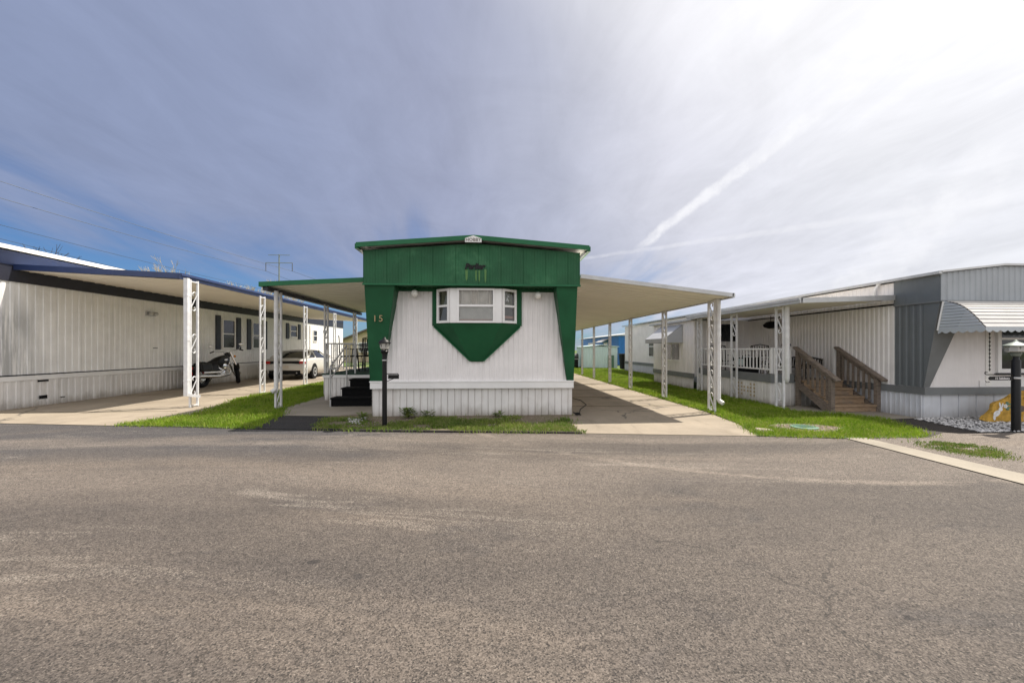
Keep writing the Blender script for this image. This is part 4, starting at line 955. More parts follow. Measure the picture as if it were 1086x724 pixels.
d = MB(); d.box((GX - .022, 7.79, 2.205), (GX - .004, 16, 2.235)); part('seam_strip', d, M['black'], gh)
d = MB(); d.tube([(GX - .06, 8.05, 2.70), (GX - .08, 8.12, 2.6), (GX - .05, 8.2, 2.42)], .03, 8); part('roof_pipe', d, M['iron'], gh)
# front window and awning
window(gh, (9.62, GY - .003), (11.0, GY - .003), .87, 2.16, .075, 'trim', .05, rail=True, muntin=1)
tp = MB(); 
tp.box((9.484, GY - .022, .9), (9.494, GY - .019, 2.1))
for k in range(16): tp.box((9.474, GY - .026, .92 + k * .075), (9.504, GY - .0185, .945 + k * .075))
part('trellis_strip', tp, M['black'], gh); tp = MB(); tp.box((9.42, GY - .018, .62), (9.53, GY - .008, 2.16)); part('trellis_board', tp, M['ivory'], gh)
wb = MB(); wb.box((9.60, GY - .09, .835), (11.1, GY - .004, .855)); part('window_ledge', wb, M['black'], gh)
hp = MB(); hp.box((9.30, GY - .012, .6), (11.1, GY - .0075, .72)); part('lower_panel', hp, M['trim'], gh)
# scalloped awning: curved louvres
aw = MB(); ax0, ax1 = 8.21, 12.0; prof = []
for k in range(13):
    q = k / 12; y = GY - .33 - .62 * q; z = 2.17 - .50 * q ** 1.0 + .12 * math.sin(PI * q) ; prof.append((y, z))
for k in range(12):
    (y0, z0), (y1, z1) = prof[k], prof[k + 1]
    xa0 = ax0 - .06 * k / 12
    aw.add([(ax0, y0, z0 + .006), (ax1, y0, z0 + .006), (ax1, y1, z1 + .024), (ax0, y1, z1 + .024), (ax0, y0, z0 - .01), (ax1, y0, z0 - .01), (ax1, y1, z1 - .004), (ax0, y1, z1 - .004)], [(0, 3, 2, 1), (4, 5, 6, 7), (3, 7, 6, 2), (0, 1, 5, 4)])
awo = part('awning', aw, M['awning'], gh)
ye, ze = prof[-1]; sc_ = MB(); n = 240
vs = []
for i in range(n + 1):
    x = ax0 - .02 + (ax1 - ax0 + .02) * i / n; vs += [(x, ye - .008, ze + .02), (x, ye - .008, ze - .035 - .035 * abs(math.sin(x * PI / .13)))]
sc_.add(vs, [(2 * i, 2 * i + 1, 2 * i + 3, 2 * i + 2) for i in range(n)]); part('scalloped_edge', sc_, M['awning_end'], awo)
sc_ = MB(); vs = []; yA, yB = ye - .008, GY - .24
for i in range(61):
    y = yA + (yB - yA) * i / 60; vs += [(ax0 - .024, y, ze + .02), (ax0 - .024, y, ze - .035 - .035 * abs(math.sin((y - yA) * PI / .13)))]
sc_.add(vs, [(2 * i, 2 * i + 1, 2 * i + 3, 2 * i + 2) for i in range(60)]); part('scalloped_edge', sc_, M['awning_end'], awo)
en_ = MB()
for k in range(10):
    q0, q1 = k / 10, (k + 1) / 10; z0 = 2.19 - (2.19 - ze) * q0; z1 = 2.19 - (2.19 - ze) * q1
    def yat(z):
        for (ya, za), (yb, zb) in zip(prof, prof[1:]):
            if za >= z >= zb: return ya + (yb - ya) * (za - z) / (za - zb + 1e-9)
        return prof[0][0] if z > prof[0][1] else ye
    en_.add([(ax0 - .012, GY - .33 + .09 * q0, z0), (ax0 - .012, yat(z0), z0), (ax0 - .022, yat(z1), z1 + .004), (ax0 - .022, GY - .33 + .09 * q1, z1 + .004)], [(0, 1, 2, 3)])
part('awning_end', en_, M['awning_end'], awo)
ar = MB(); ar.tube([(ax0 - .025, GY - .33, 2.18), (ax0 - .03, GY - .24, ze - .01)], .014, 6); part('awning_arm', ar, M['trim'], awo)
# wall under porch roof: window, door light, hanging

m = MB(); m.lathe([(.06, 0), (.17, .04), (.20, .10), (.12, .18), (.05, .2)], (GX - .24, 11.1, 1.90), n=16); m.tube([(GX - .24, 11.1, 2.1), (GX - .24, 11.1, 2.26)], .01, 6)
tag(part('hanging_basket', m, M['blackplastic'], smooth=True), 'dark round basket hanging under the porch roof beside the wall', 'basket')
# addition with awning window
AX = 6.4
ad = MB(); ad.corrug((AX, 12.45), (AX, 15.6), .52, 2.22, .2, .010); ad.corrug((AX, 12.45), (GX, 12.45), .52, 2.22, .2, .010); ad.corrug((GX, 15.6), (AX, 15.6), .52, 2.22, .2, .01); ad.box((AX + .02, 12.47, .45), (GX - .03, 15.58, 2.2)); add_o = part('addition', ad, M['siding'], gh)
a2 = MB(); a2.corrug((AX + .02, 12.5), (AX + .02, 15.6), 0, .40, .2, .012, grv); part('addition_skirting', a2, M['skirt'], gh)
a2 = MB(); a2.box((AX - .02, 12.44, .40), (AX + .02, 15.62, .55)); part('addition_band', a2, M['charcoal'], gh)
a2 = MB(); a2.prism([(AX - .12, 2.22), (GX - .1, 2.34), (GX - .1, 2.38), (AX - .12, 2.28)], 'y', 12.4, 15.75); part('addition_roof', a2, M['alu'], gh)
window(add_o, (7.18, 12.45 - .012), (7.80, 12.45 - .012), 1.56, 2.10, .035, 'navy_dark', .02, rail=False)
window(add_o, (AX - .016, 13.35), (AX - .016, 14.65), .90, 1.56, .06, 'trim', muntin=1, rail=False)
a2 = MB(); a2.prism([(AX - .02, 2.12), (AX - .60, 1.66), (AX - .60, 1.53), (AX - .02, 1.53)][:4], 'y', 13.15, 13.18); a2.prism([(AX - .02, 2.12), (AX - .60, 1.66), (AX - .60, 1.53), (AX - .02, 1.53)], 'y', 14.82, 14.85)
a2.add([(AX - .02, 13.15, 2.14), (AX - .62, 13.15, 1.675), (AX - .62, 14.85, 1.675), (AX - .02, 14.85, 2.14), (AX - .62, 13.15, 1.53), (AX - .62, 14.85, 1.53)], [(0, 3, 2, 1), (1, 2, 5, 4)]); 
# prism axis order for y is (x, z)
part('window_awning', a2, M['awning_grey'], add_o)
window(gh, (GX - .014, 18.9), (GX - .014, 20.6), .9, 2.0, .06, 'trim')
# porch roof
pr = thing('porch_canopy', 'white porch roof on scroll posts along the pale grey home', 'canopy', (6.4, 8.6, 0))
part('roof_panel', pan_roof(GX - .045, 2.31, 6.18, 2.25, 7.76, 12.4, .05), M['cream'], pr)
ef = MB(); fascia(ef, (GX - .05, 7.75, 2.305), (6.17, 7.75, 2.235), .10, .03); fascia(ef, (6.17, 7.735, 2.235), (6.17, 12.4, 2.235), .055, .05); fascia(ef, (6.16, 7.735, 2.292), (6.16, 12.4, 2.292), .05, .08); part('edge_trim', ef, M['alu'], pr)
for y in (8.62, 10.30, 12.05): add_post(pr, 6.38, y, 0, 2.24, M['iron'], 3, .95)
downspout(pr, 6.42, 8.45, 2.25, .62, M['iron'], (.05, .10), .047)
# porch deck
pd = thing('porch', 'grey banded porch deck with white baluster railing beside wooden stairs', 'porch', (7.3, 9.1, 0))
PX = 6.52
d = MB(); d.box((PX - .02, 9.08, .535), (PX + .02, 12.44, .735)); d.box((PX + .021, 9.08, .535), (7.07, 9.118, .735)); part('platform', d, M['charcoal'], pd)
d = MB(); d.box((PX + .021, 9.12, .56), (GX - .036, 12.44, .600)); part('floor', d, M['wood'], pd)
d = MB(); d.corrug((PX, 9.12), (PX, 12.44), 0, .535, .12, .010); d.corrug((PX, 9.12), (GX - .04, 9.12), 0, .535, .12, .010); part('skirting', d, M['skirt'], pd)
d = MB()
for cy_, cz_ in ((9.75, .40), (9.75, .22), (10.25, .40), (10.25, .22), (10.0, .31)):
    for dy_ in (-.07, .07):
        for dz_ in (-.045, .045): d.box((PX - .016, cy_ + dy_ - .03, cz_ + dz_ - .025), (PX - .011, cy_ + dy_ + .03, cz_ + dz_ + .025))
part('vent_hole', d, M['tan'], pd)
rl = MB(); zr = 1.32
def rail(p, q):
    rl.bar((*p, zr), (*q, zr), .05, .04); rl.bar((*p, .84), (*q, .84), .035, .035); L = math.hypot(q[0] - p[0], q[1] - p[1]); k = max(2, int(L / .125))
    for i in range(1, k): t = i / k; x, y = p[0] + (q[0] - p[0]) * t, p[1] + (q[1] - p[1]) * t; rl.bar((x, y, .84), (x, y, zr), .022, .022)
    for x, y in (p, q): rl.bar((x, y, .745), (x, y, zr + .03), .05, .05)
rail((PX + .05, 9.16), (PX + .05, 12.36)); rail((PX + .12, 9.16), (7.02, 9.16))
rl.bar((GX - .10, 9.12, .60), (GX - .10, 9.12, 1.36), .06, .06)
part('railing', rl, M['trim'], pd)
# wooden stairs
ws = thing('staircase', 'weathered wooden staircase with two slanted handrails up to the porch deck', 'stairs', (7.65, 8.1, 0))
x0, x1 = 7.12, 8.12
for k in range(4):
    y = 8.06 + k * .27; z = .15 * (k + 1)
    d = MB(); d.box((x0 + .04, y, z - .04), (x1 - .04, y + .30, z)); d.box((x0 + .04, y + .02, z - .15 if k else .01), (x1 - .04, y + .05, z - .041)); part('tread', d, M['tread'], ws, bevel=.006)
for x in (x0, x1):
    d = MB(); d.prism([(8.04, 0.01), (8.30, .01), (9.07, .45), (9.07, .60), (8.04, .08)], 'x', x - .02, x + .02); part('stringer', d, M['wood'], ws)
    h = MB(); h.bar((x, 8.10, 0), (x, 8.10, .70), .085, .085); part('newel_post', h, M['wood'], ws, bevel=.006); h = MB(); h.bar((x, 9.02, 0.0), (x, 9.02, 1.30), .085, .085); part('newel_post', h, M['wood'], ws, bevel=.006)
    h = MB(); h.bar((x, 7.93, .665), (x, 9.12, 1.36), .12, .045); h.bar((x, 8.12, .70), (x, 9.0, 1.22), .035, .08); part('handrail', h, M['wood'], ws, bevel=.006)
    for i in range(1, 7):
        h = MB(); y = 8.12 + .9 * i / 7; zt_ = .70 + (y - 8.10) * .578; h.bar((x + (.03 if x == x0 else -.03), y, zt_ - .56), (x + (.03 if x == x0 else -.03), y, zt_), .036, .036); part('baluster', h, M['wood'], ws)
# porch furniture
pc = patio_chair('garden_chair', 'white lattice backed garden chair behind the porch railing', (7.05, 9.75, .60), R(70), None, 'white', 'lattice')
pc.scale = (1, 1, .82)
cu_ = MB(); cu_.box((-.24, -.31, .96), (.24, -.24, 1.04)); part('cushion', cu_, M['navy_dark'], pc, local=True, bevel=.02)
bn = thing('garden_bench', 'black slatted bench against the pale wall at the stair top', 'bench', (0, 0, 0))
m = MB(); m.tube([(-.62, -.22, .80), (-.3, -.24, .87), (0, -.245, .89), (.3, -.24, .87), (.62, -.22, .80)], .03, 8)
for x in (-.60, .60): m.tube([(x, .24, 0), (x, .22, .62), (x, -.2, .62)], .02, 6); m.tube([(x, -.24, 0), (x, -.22, .80)], .02, 6)
part('frame', m, M['black'], bn, local=True, smooth=True)
m = MB(); 
for k in range(13): x = -.54 + k * .09; m.bar((x, -.20, .46), (x, -.23, .84), .022, .018)
part('backrest', m, M['black'], bn, local=True); m = MB()
for k in range(5): m.box((-.6, -.18 + k * .085, .42), (.6, -.11 + k * .085, .45))
part('seat', m, M['black'], bn, local=True)
bn.location = (7.85, 10.05, .60); bn.rotation_euler = (0, 0, R(90)); bn.scale = (1, .9, .58)
p1 = patio_chair('patio_chair', 'black patio chair on the grey banded porch in front of the dark wall window', (7.0, 11.9, .60), R(-60), 'black chairs on the grey banded porch'); p1.scale = (1, 1, .85)
dup(p1, (7.55, 11.2, .60), R(120), 'black patio chair on the grey banded porch under the hanging basket', 'black chairs on the grey banded porch')
tb = thing('storage_box', 'dark low storage box with teal cloth behind the porch railing', 'box', (6.95, 10.6, .60))
m = MB(); m.box((6.72, 10.35, .60), (7.15, 10.95, 1.06)); part('box_body', m, M['blackplastic'], tb, bevel=.02); m = MB(); m.box((6.70, 10.33, 1.06), (7.17, 10.97, 1.10)); part('lid', m, M['black'], tb, bevel=.01)
m = MB(); m.box((6.708, 10.42, .88), (6.72, 10.66, 1.065)); m.box((6.708, 10.42, 1.101), (7.0, 10.66, 1.112)); part('cloth', m, M['teal'], tb)

# ---------------------------------------------------------------- right lamp post, painted board
lx, ly = 8.36, 6.02
lp = thing('lamp_post', 'tall thick black lamp post with hanging name sign before the ochre board', 'lamp post', (lx, ly, 0))
m = MB(); m.lathe([(.053, 0), (.053, 1.14), (.036, 1.16), (.036, 1.20)], (lx, ly, 0), n=18); part('pole', m, M['black'], lp, smooth=True)
lantern(lp, lx, ly, 1.27, .95, True)
m = MB(); m.tube([(lx, ly, .915), (lx - .50, ly, .915), (lx - .53, ly, .93), (lx - .52, ly, .955), (lx - .49, ly, .95)], .008, 6); m.tube([(lx - .45, ly, .80), (lx - .50, ly, .79), (lx - .52, ly, .815), (lx - .48, ly, .83)], .006, 5); part('sign_bracket', m, M['black'], lp)
m = MB(); m.prism([(lx - .47, .855), (lx - .44, .825), (lx - .07, .825), (lx - .04, .855), (lx - .07, .885), (lx - .44, .885)], 'y', ly - .012, ly + .006); so_ = part('name_sign', m, M['black'], lp)
part('lettering', place_text(text_mb('15 Salisbury', .052, .0, .002), (lx - .25, ly - .014, .855)), M['trim'], so_)
m = MB(); m.lathe([(.055, .845), (.058, .86), (.055, .875)], (lx, ly, 0), n=18); part('pole_band', m, M['alu'], lp)
bd = thing('painted_board', 'ochre boulder shaped board painted with white rabbits, leaves and small dark letters', 'sign', (9.2, 6.78, 0))
yb = 6.80; prof = [(8.76, .06), (8.80, .04), (8.9, .02), (9.9, .02), (10.0, .12), (9.95, .25), (9.85, .40), (9.72, .52), (9.60, .57), (9.52, .56), (9.44, .53), (9.36, .515), (9.26, .45), (9.12, .39), (9.03, .37), (8.97, .33), (8.955, .24), (8.86, .15), (8.80, .12)]
m = MB(); m.prism(prof, 'y', yb - .025, yb + .025); bo = part('board', m, M['yellow'], bd)
def blob(pts, mat, nm, dy): 
    m = MB(); m.prism(pts, 'y', yb - .025 - dy, yb - .0255); part(nm, m, mat, bo)
def ell(cx_, cz_, a, b_, rot=0, n=12): return [(cx_ + a * math.cos(t) * math.cos(rot) - b_ * math.sin(t) * math.sin(rot), cz_ + a * math.cos(t) * math.sin(rot) + b_ * math.sin(t) * math.cos(rot)) for t in np.linspace(0, 2 * PI, n + 1)[:-1]]
def rabbit(cx_, cz_, s, mat):
    m = MB()
    for k, e in enumerate((ell(cx_, cz_, .06 * s, .04 * s, .6), ell(cx_ + .06 * s, cz_ + .06 * s, .032 * s, .028 * s), ell(cx_ + .05 * s, cz_ + .12 * s, .012 * s, .045 * s, .2), ell(cx_ + .085 * s, cz_ + .115 * s, .012 * s, .042 * s, -.3), ell(cx_ - .04 * s, cz_ - .06 * s, .02 * s, .04 * s))):
        m.prism(e, 'y', yb - .029 - .0006 * k, yb - .0255)
    part('painted_rabbit', m, mat, bo)
rabbit(9.04, .17, 1.2, M['floral']); rabbit(9.62, .14, 1.1, M['floral'])
m = MB()
for k in range(16):
    a = random.random() * 6.3; m.prism(ell(9.24 + .10 * math.cos(a) * random.random(), .30 + .05 * math.sin(a), .03, .010, a), 'y', yb - .029 - k * .0004, yb - .0255)
part('painted_leaves', m, M['utilgreen'], bo)
m = MB()
for k in range(5):
    a = k * 1.256; m.prism(ell(9.20 + .024 * math.cos(a), .30 + .024 * math.sin(a), .016, .014), 'y', yb - .036 - k * .0005, yb - .0255)
part('painted_flower', m, M['floral'], bo)
m = MB(); m.prism(ell(9.52, .25, .055, .06), 'y', yb - .028, yb - .0255); part('painted_spot', m, M['brownroof'], bo)
lt = MB()
for k, ch in enumerate('EASTER'):
    tm = text_mb(ch, .075, 0, .002); q = place_text(tm, (9.34 + k * .075, yb - .030, .40 + .012 * (2.5 - abs(k - 2.5)))); lt.add(q.v, q.f)
part('lettering', lt, M['blackplastic'], bo)
m = MB(); m.bar((9.3, yb + .03, .3), (9.3, yb + .2, .01), .04); m.bar((9.7, yb + .03, .3), (9.7, yb + .2, .01), .04); part('prop', m, M['wood'], bd)

# ---------------------------------------------------------------- things further back
bh = thing('mobile_home', 'blue mobile home with small white awning far behind the pale teal shed', 'mobile home', (10.6, 33, 0))
m = MB(); m.corrug((10.6, 33), (10.6, 47), .4, 2.5, .3, .012); m.corrug((10.6, 33), (14.5, 33), .4, 2.5, .3, .012); m.box((10.62, 33.02, 0), (14.5, 47, 2.48)); part('wall', m, M['blue'], bh)
m = MB(); m.prism([(10.4, 2.48), (12.5, 2.8), (14.7, 2.48), (14.7, 2.43), (10.4, 2.43)], 'y', 32.8, 47.2); part('roof', m, M['roofmetal'], bh)
window(bh, (10.585, 36.2), (10.585, 37.4), 1.1, 1.9, .09, 'trim'); window(bh, (10.585, 41.2), (10.585, 43.4), 1.2, 1.95, .09, 'trim', muntin=1)
m = MB(); m.prism([(10.58, 2.28), (9.9, 1.95), (9.9, 1.90), (10.58, 2.2)], 'y', 35.8, 37.8); part('awning', m, M['awning'], bh)
sh = thing('garden_shed', 'pale teal metal shed on the lawn in front of the blue home', 'shed', (7.3, 27.5, 0))
m = MB(); m.corrug((6.25, 26.9), (8.55, 26.9), 0, 1.50, .22, .018); m.corrug((6.25, 29), (6.25, 26.9), 0, 1.48, .22, .018); m.box((6.27, 26.92, 0), (8.53, 29, 1.46)); part('wall', m, M['teal'], sh)
m = MB(); m.prism([(6.15, 1.48), (7.4, 1.62), (8.65, 1.50), (8.65, 1.46), (7.4, 1.57), (6.15, 1.44)], 'y', 26.8, 29.1); part('roof', m, M['teal'], sh)
m = MB(); m.box((7.9, 26.86, .05), (8.3, 26.88, .9)); part('door', m, M['utilgreen'], sh)
gr = thing('barbecue_grill', 'black covered barbecue grill standing at the lawn end near the shed', 'grill', (5.65, 27.6, 0))
m = MB(); m.box((5.42, 27.3, .10), (5.98, 27.8, .62)); part('cart', m, M['black'], gr, bevel=.03); m = MB(); m.tube([(5.40, 27.55, .76), (6.0, 27.55, .76)], [.26, .26], 14); part('lid', m, M['dkgreyshingle'], gr, smooth=True); m = MB(); m.box((5.3, 27.3, .62), (6.1, 27.8, .66)); part('shelf', m, M['alu'], gr)
for x in (5.46, 5.94):
    m = MB(); m.lathe([(.1, -.03), (.1, .03)], (x, 27.5, .1), 'x', 14); part('wheel', m, M['rubber'], gr)
tc = thing('trash_bin', 'black lidded trash bin between the teal shed and the pale home', 'bin', (8.95, 26.6, 0))
m = MB(); m.loft([[(8.7, 26.35, 0), (9.2, 26.35, 0), (9.2, 26.85, 0), (8.7, 26.85, 0)], [(8.64, 26.3, .95), (9.26, 26.3, .95), (9.26, 26.9, .95), (8.64, 26.9, .95)]]); part('bin_body', m, M['blackplastic'], tc, bevel=.02)
m = MB(); m.box((8.62, 26.27, .95), (9.28, 26.93, 1.02)); part('lid', m, M['black'], tc, bevel=.02)
fc = MB(); fc.tube([(8.75, 25.9, 0), (9.2, 25.9, .45), (9.45, 25.9, .25), (9.1, 25.9, 0)], .02, 6); fc.tube([(8.75, 25.6, 0), (9.2, 25.6, .45), (9.45, 25.6, .25), (9.1, 25.6, 0)], .02, 6); fc.tube([(9.2, 25.6, .45), (9.2, 25.9, .45)], .02, 6)
tag(part('folding_rack', fc, M['iron'], smooth=True), 'bent white metal rack lying on grass before the trash bin', 'rack')
bhm = thing('mobile_home', 'brownish red mobile home at the far end of the wide concrete drive', 'mobile home', (5.5, 44, 0))
m = MB(); m.corrug((4.2, 44), (7.7, 44), .4, 2.4, .3, .015); m.box((4.22, 44.02, 0), (7.7, 55, 2.4)); part('wall', m, M['ivory'], bhm); m = MB(); m.prism([(4, 2.4), (6, 2.9), (7.9, 2.4)], 'y', 43.8, 55.2); part('roof', m, M['roofmetal'], bhm); window(bhm, (5.0, 43.98), (6.4, 43.98), 1.2, 2.0, .08, 'brownroof')
# tan house beyond the porch
th_ = thing('house', 'tan gabled house with brown roof seen beyond the green floored porch', 'house', (-11, 42, 0))
hx, hy = -12.8, 42
m = MB(); m.prism([(hx - 2.6, 0), (hx + 3.4, 0), (hx + 3.4, 2.1), (hx + .4, 3.25), (hx - 2.6, 2.1)], 'y', hy, hy + 9); part('wall', m, M['tan'], th_)
m = MB(); m.add([(hx - 3.0, hy - .4, 2.0), (hx + .4, hy - .4, 3.4), (hx + 3.8, hy - .4, 2.0), (hx - 3.0, hy + 9.4, 2.0), (hx + .4, hy + 9.4, 3.4), (hx + 3.8, hy + 9.4, 2.0), (hx - 3.0, hy - .4, 1.85), (hx + .4, hy - .4, 3.22), (hx + 3.8, hy - .4, 1.85), (hx - 3.0, hy + 9.4, 1.85), (hx + .4, hy + 9.4, 3.22), (hx + 3.8, hy + 9.4, 1.85)],
    [(0, 1, 4, 3), (1, 2, 5, 4), (0, 6, 7, 1), (1, 7, 8, 2), (6, 9, 10, 7), (7, 10, 11, 8), (0, 3, 9, 6), (2, 8, 11, 5), (3, 4, 10, 9), (4, 5, 11, 10)]); part('roof', m, M['brownroof'], th_)
window(th_, (hx - .6, hy - .02), (hx + .5, hy - .02), 1.0, 2.0, .1, 'trim')
# rows of homes further off
for k, (x, y, wd, ln, mat, lab) in enumerate(((-30, 52, 12, 4, 'siding', 'far white mobile home behind the bare trees'), (-9, 62, 9, 4, 'siding', 'distant white mobile home beyond the tan house'), (22, 50, 10, 4, 'greyblue_lt', 'distant grey mobile home beyond the blue home'))):
    t = thing('mobile_home', lab, 'mobile home', (x, y, 0)); m = MB(); m.corrug((x - wd / 2, y), (x + wd / 2, y), 0, 2.5, .3, .02); m.box((x - wd / 2, y + .03, 0), (x + wd / 2, y + ln, 2.5)); part('wall', m, M[mat], t)
    m = MB(); m.prism([(y - .2, 2.5), (y + ln / 2, 2.95), (y + ln + .2, 2.5)], 'x', x - wd / 2 - .2, x + wd / 2 + .2); part('roof', m, M['roofmetal'], t)
    for q in (-.3, .1): window(t, (x + wd * q, y - .03), (x + wd * q + 1.3, y - .03), 1.1, 2.0, .1, 'trim')

# utility pole and wires
def at(u, v, D):
    l = (u - CX) / F * D; return Vector((D * DX + l * RX, D * DY + l * RY, H + (VH - v) / F * D))
pb = at(296, 370, 60); px_, py_ = pb.x, pb.y
up = thing('utility_pole', 'tall steel power pole with two crossarms behind the left carport', 'utility pole', (px_, py_, 0))
m = MB(); m.tube([(px_, py_, 0), (px_, py_, 15.3)], [.15, .08], 12); part('pole', m, M['pole'], up, smooth=True)
m = MB(); m.bar((px_ - 1.55, py_, 15.2), (px_ + 1.55, py_, 15.2), .07, .07); part('crossarm', m, M['pole'], up); m = MB(); m.bar((px_ - 1.95, py_, 14.05), (px_ + 1.95, py_, 14.05), .08, .08); part('crossarm', m, M['pole'], up)
ins = []
for x in (-1.9, 1.9):
    m = MB(); m.tube([(px_ + x, py_, 14.0), (px_ + x, py_, 12.85)], .045, 8)
    for k in range(7): m.lathe([(.075, 0), (.04, .05)], (px_ + x, py_, 12.9 + k * .15), n=8)
    part('insulator', m, M['wire'], up)
def wire(p, q, sag, r, nm):
    m = MB(); m.tube([p.lerp(q, t) - Vector((0, 0, 4 * sag * t * (1 - t))) for t in np.linspace(0, 1, 26)], r, 5); return m
Rn = Vector((px_, py_, 0))
ends = ((-1.9, 12.85, at(-40, 198, 32)), (1.9, 12.85, at(-40, 179, 32)))
k_ = 0
labs = ['dark power line hanging from the near left insulator of the steel pole', 'dark power line hanging from the right insulator of the steel pole']
for (ox, z, e), lb in zip(ends, labs):
    a = Vector((px_ + ox, py_, z)); tag(part('power_line', wire(a, e, .25, .022, ''), M['wire']), lb, 'power line', 'power lines')
    b_ = a + (a - e) * .9; b_.z = z - 1.5; tag(part('power_line', wire(a, b_, .6, .022, ''), M['wire']), lb.replace('dark power line hanging from', 'power line span running on beyond'), 'power line', 'power lines')
for lb, (u0, v0, D0), (u1, v1, D1) in (('upper thin service wire above the white roof edge', (-40, 228, 36), (330, 318, 75)), ('lower thin service wire above the white roof edge', (-40, 243, 36), (330, 330, 75))):
    tag(part('power_line', wire(at(u0, v0, D0), at(u1, v1, D1), .3, .02, ''), M['wire']), lb, 'power line', 'power lines')

# bare trees
def bare_tree(label, x, y, hh, mat, seed, spread=.55, depth=6, r0=.16, group=None):
    rn = random.Random(seed); tr = MB(); tw = MB(); t = thing('bare_tree', label, 'tree', (x, y, 0), group)
    def grow(p, d, L, r, lev):
        q = p + d * L; mid = p.lerp(q, .5) + Vector((rn.uniform(-1, 1), rn.uniform(-1, 1), 0)) * L * .06
        (tr if lev < 3 else tw).tube([p, mid, q], [r, r * .85, r * .68], 6 if lev < 3 else 4, cap=False)
        if lev >= depth: return
        for k in range(rn.choice((2, 3, 3)) if lev else 4):
            nd = (d + Vector((rn.uniform(-1, 1), rn.uniform(-1, 1), rn.uniform(-.25, .5))) * spread).normalized(); grow(q if k < 2 else p.lerp(q, rn.uniform(.55, .95)), nd, L * rn.uniform(.6, .85), max(r * .62, .017 if y > 40 else .013), lev + 1)
    grow(Vector((x, y, 0)), Vector((0, 0, 1)), hh * .37, r0, 0)
    part('trunk', tr, mat, t); part('crown', tw, mat, t)
G = 'pale bare trees beyond the left carport'
for u, top, D, sd, mt, dp, lab in ((40, 252, 30, 1, 'bark_dark', 5, 'dark bare tree above the white roof edge nearest the corner of the view'), (104, 260, 33, 2, 'bark_dark', 5, 'dark bare tree with forked twigs above the white roof end'),
        (188, 268, 46, 3, 'bark_pale', 6, 'tallest pale bare tree above the first white scroll post'), (212, 283, 50, 7, 'bark_pale', 6, 'low pale bare tree second along the navy roof edge'), (240, 282, 48, 4, 'bark_pale', 6, 'pale bare tree midway along the navy carport roof'), (262, 290, 52, 5, 'bark_pale', 6, 'pale bare tree just before the steel power pole'), (315, 300, 58, 9, 'bark_pale', 6, 'pale bare tree just past the steel power pole')):
    p = at(u, 370, D); bare_tree(lab, p.x, p.y, (H + (370 - top) / F * D) * (.76 if mt == 'bark_pale' else .80), M[mt], sd, depth=dp, group=G if mt == 'bark_pale' else None)

# ---------------------------------------------------------------- sky, sun, camera
SUN = Vector((.55, .22, 1.0)).normalized()
el = math.asin(SUN.z); az = math.atan2(SUN.x, SUN.y)
W = bpy.data.worlds.new('World'); S.world = W; W.use_nodes = True; W.node_tree.nodes.clear(); t = NT(W.node_tree)
out = t.n('ShaderNodeOutputWorld'); bg = t.n('ShaderNodeBackground', i_Strength=.10)
sky = t.n('ShaderNodeTexSky', sky_type='NISHITA', sun_disc=False, sun_elevation=el, sun_rotation=az, air_density=1.0, dust_density=.6, ozone_density=2.2, altitude=200)
co = t.n('ShaderNodeTexCoord').outputs['Generated']
k = 1 / (.10 * 2 ** EXPO)
sep = t.n('ShaderNodeSeparateXYZ'); t.put(sep.inputs[0], co)
z = sep.outputs[2]; zc = t.m('ADD', t.m('MAXIMUM', z, 0.0), .12)
pl_ = t.n('ShaderNodeCombineXYZ'); t.put(pl_.inputs[0], t.m('DIVIDE', sep.outputs[0], zc)); t.put(pl_.inputs[1], t.m('DIVIDE', sep.outputs[1], zc))
pv = pl_.outputs[0]
rot = t.n('ShaderNodeMapping'); t.put(rot.inputs[0], pv); rot.inputs['Rotation'].default_value = (0, 0, R(8)); rot.inputs['Scale'].default_value = (1.25, .40, 1)
n1 = t.noise(rot.outputs[0], .9, 8, .58, .8); n2 = t.mix(.5, t.noise(rot.outputs[0], 3.2, 8, .66, .6), t.noise(t.scl(pv, (1.0, .75, 1)), 2.6, 9, .62, 1.2)); n3 = t.noise(pv, .55, 4, .5)
# thin veil gets brighter towards the sun's side of the sky
gg = t.vm('DOT_PRODUCT', co, tuple(Vector((.85, .35, .40)).normalized()))
gn = t.m('ADD', gg, t.m('MULTIPLY', t.m('SUBTRACT', n3, .5), .22))
def kc(r, g_, b_): return (r * k, g_ * k, b_ * k)
mr = t.m('MULTIPLY_ADD', gn, .5, .5)
veil = t.ramp(mr, [(.30, (.26, .315, .48)), (.55, (.31, .355, .51)), (.70, (.39, .42, .56)), (.80, (.51, .53, .64)), (.89, (.78, .78, .85)), (.97, (.91, .91, .94))])
# brightness added to the unseen sky behind the viewer, to fill shaded fronts
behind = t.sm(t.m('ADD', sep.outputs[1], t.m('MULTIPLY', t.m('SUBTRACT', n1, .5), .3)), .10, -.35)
glow = t.sm(t.vm('DOT_PRODUCT', co, tuple(SUN)), .67, 1.0)
veil = t.mix(glow, veil, (1.28, 1.26, 1.25))
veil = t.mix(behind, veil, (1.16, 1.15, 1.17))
veil = t.mix(1.0, veil, (k, k, k), 'MULTIPLY')
hl = pdir(0, 196).cross(pdir(430, 292)).normalized()
if hl.z < 0: hl = -hl
low = t.vm('DOT_PRODUCT', co, tuple(hl))
cov = t.m('ADD', t.m('MULTIPLY', low, 3.6), t.m('MULTIPLY', t.m('SUBTRACT', n1, .5), 2.3))
cover = t.sm(cov, -.42, .46)
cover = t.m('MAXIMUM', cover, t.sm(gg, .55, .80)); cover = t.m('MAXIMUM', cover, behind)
cover = t.m('MULTIPLY', cover, .93)
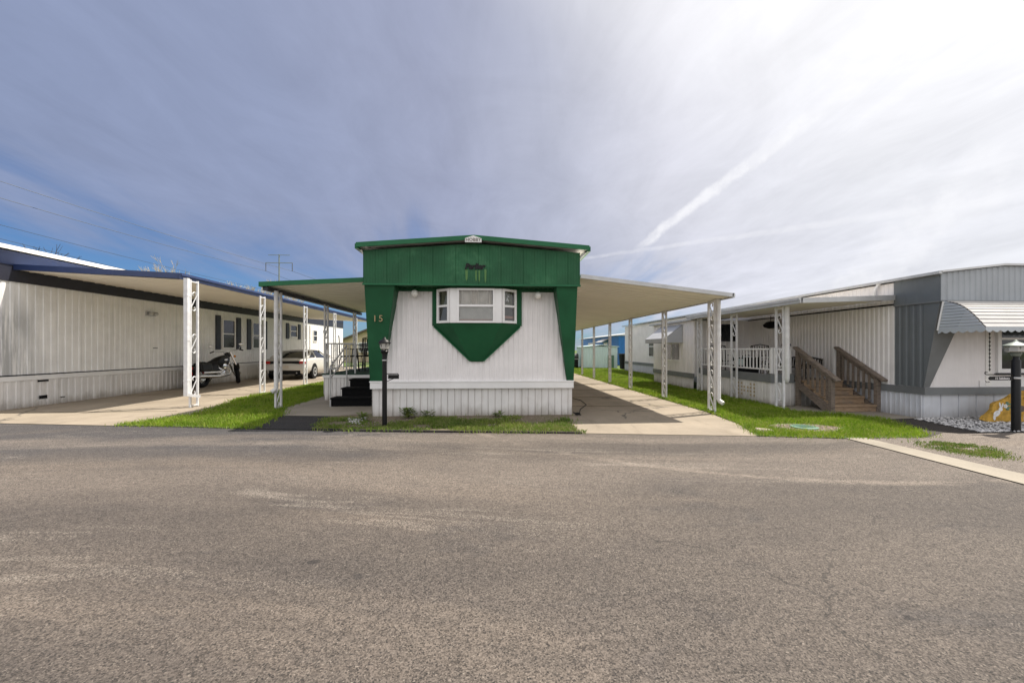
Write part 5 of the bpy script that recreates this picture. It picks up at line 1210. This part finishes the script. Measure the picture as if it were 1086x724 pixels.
tex = t.m('MULTIPLY_ADD', t.m('SUBTRACT', t.m('MULTIPLY_ADD', n2, .62, t.m('MULTIPLY', n1, .38)),   .5), .85, 1.0)
vc = t.n('ShaderNodeVectorMath', operation='SCALE'); t.put(vc.inputs[0], veil); t.put(vc.inputs['Scale'], tex)
skc = t.mix(1.0, sky.outputs[0], (.30, .43, .60), 'MULTIPLY')
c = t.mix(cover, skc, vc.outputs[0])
# vapour trails: bands along great circles
def trail(a, b, w, amt, seed, c):
    A_, B2 = pdir(*a), pdir(*b); n_ = A_.cross(B2).normalized(); T = (B2 - A_ * A_.dot(B2)).normalized()
    wob = t.m('MULTIPLY', t.m('SUBTRACT', t.noise(co, 14, 5, .6), .5), w * 2.2)
    dd = t.m('ABSOLUTE', t.m('ADD', t.vm('DOT_PRODUCT', co, tuple(n_)), wob))
    al = t.n('ShaderNodeMath', operation='ARCTAN2'); t.put(al.inputs[0], t.vm('DOT_PRODUCT', co, tuple(T))); t.put(al.inputs[1], t.vm('DOT_PRODUCT', co, tuple(A_)))
    L = A_.angle(B2); q = al.outputs[0]
    wid = t.m('MULTIPLY_ADD', q, w * 1.6, w * .7)
    m_ = t.m('MULTIPLY', t.sm(t.m('DIVIDE', dd, wid), 1.0, .25), t.m('MULTIPLY', t.sm(q, -.03, .05), t.sm(q, L * 1.25, L * .8)))
    m_ = t.m('MULTIPLY', m_, t.m('MULTIPLY_ADD', t.sm(t.noise(co, 30, 4, .6), .35, .65), .5, .5))
    return t.mix(t.m('MULTIPLY', m_, amt), c, kc(1.02, 1.02, 1.05))
c = trail((677, 262), (995, 22), .0155, .70, 1, c)
c = trail((560, 282), (1010, 218), .0055, .28, 2, c)
c = trail((880, 330), (1086, 150), .06, .42, 3, c)
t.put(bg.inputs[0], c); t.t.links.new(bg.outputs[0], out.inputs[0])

L = bpy.data.lights.new('sun', 'SUN'); L.energy = 4.3; L.angle = R(.6); L.color = (1.0, .93, .82)
lo = bpy.data.objects.new('sun', L); link(lo); lo.rotation_euler = (-SUN).to_track_quat('-Z', 'Y').to_euler()

cam = bpy.data.cameras.new('camera'); cam.sensor_width = 36; cam.lens = 36 * F / 1086; cam.clip_start = .05; cam.clip_end = 2000
cam.shift_y = (VH - 362) / 1086; cam.shift_x = 0
co_ = bpy.data.objects.new('camera', cam); link(co_); co_.location = (0, 0, H); co_.rotation_euler = (R(90), 0, -TH)
S.camera = co_
S.view_settings.view_transform = 'Standard'; S.view_settings.look = 'None'; S.view_settings.exposure = EXPO; S.view_settings.gamma = 1
S.view_settings.use_curve_mapping = False
S.cycles.max_bounces = 8; S.cycles.diffuse_bounces = 5; S.cycles.transparent_max_bounces = 12; S.cycles.use_denoising = True
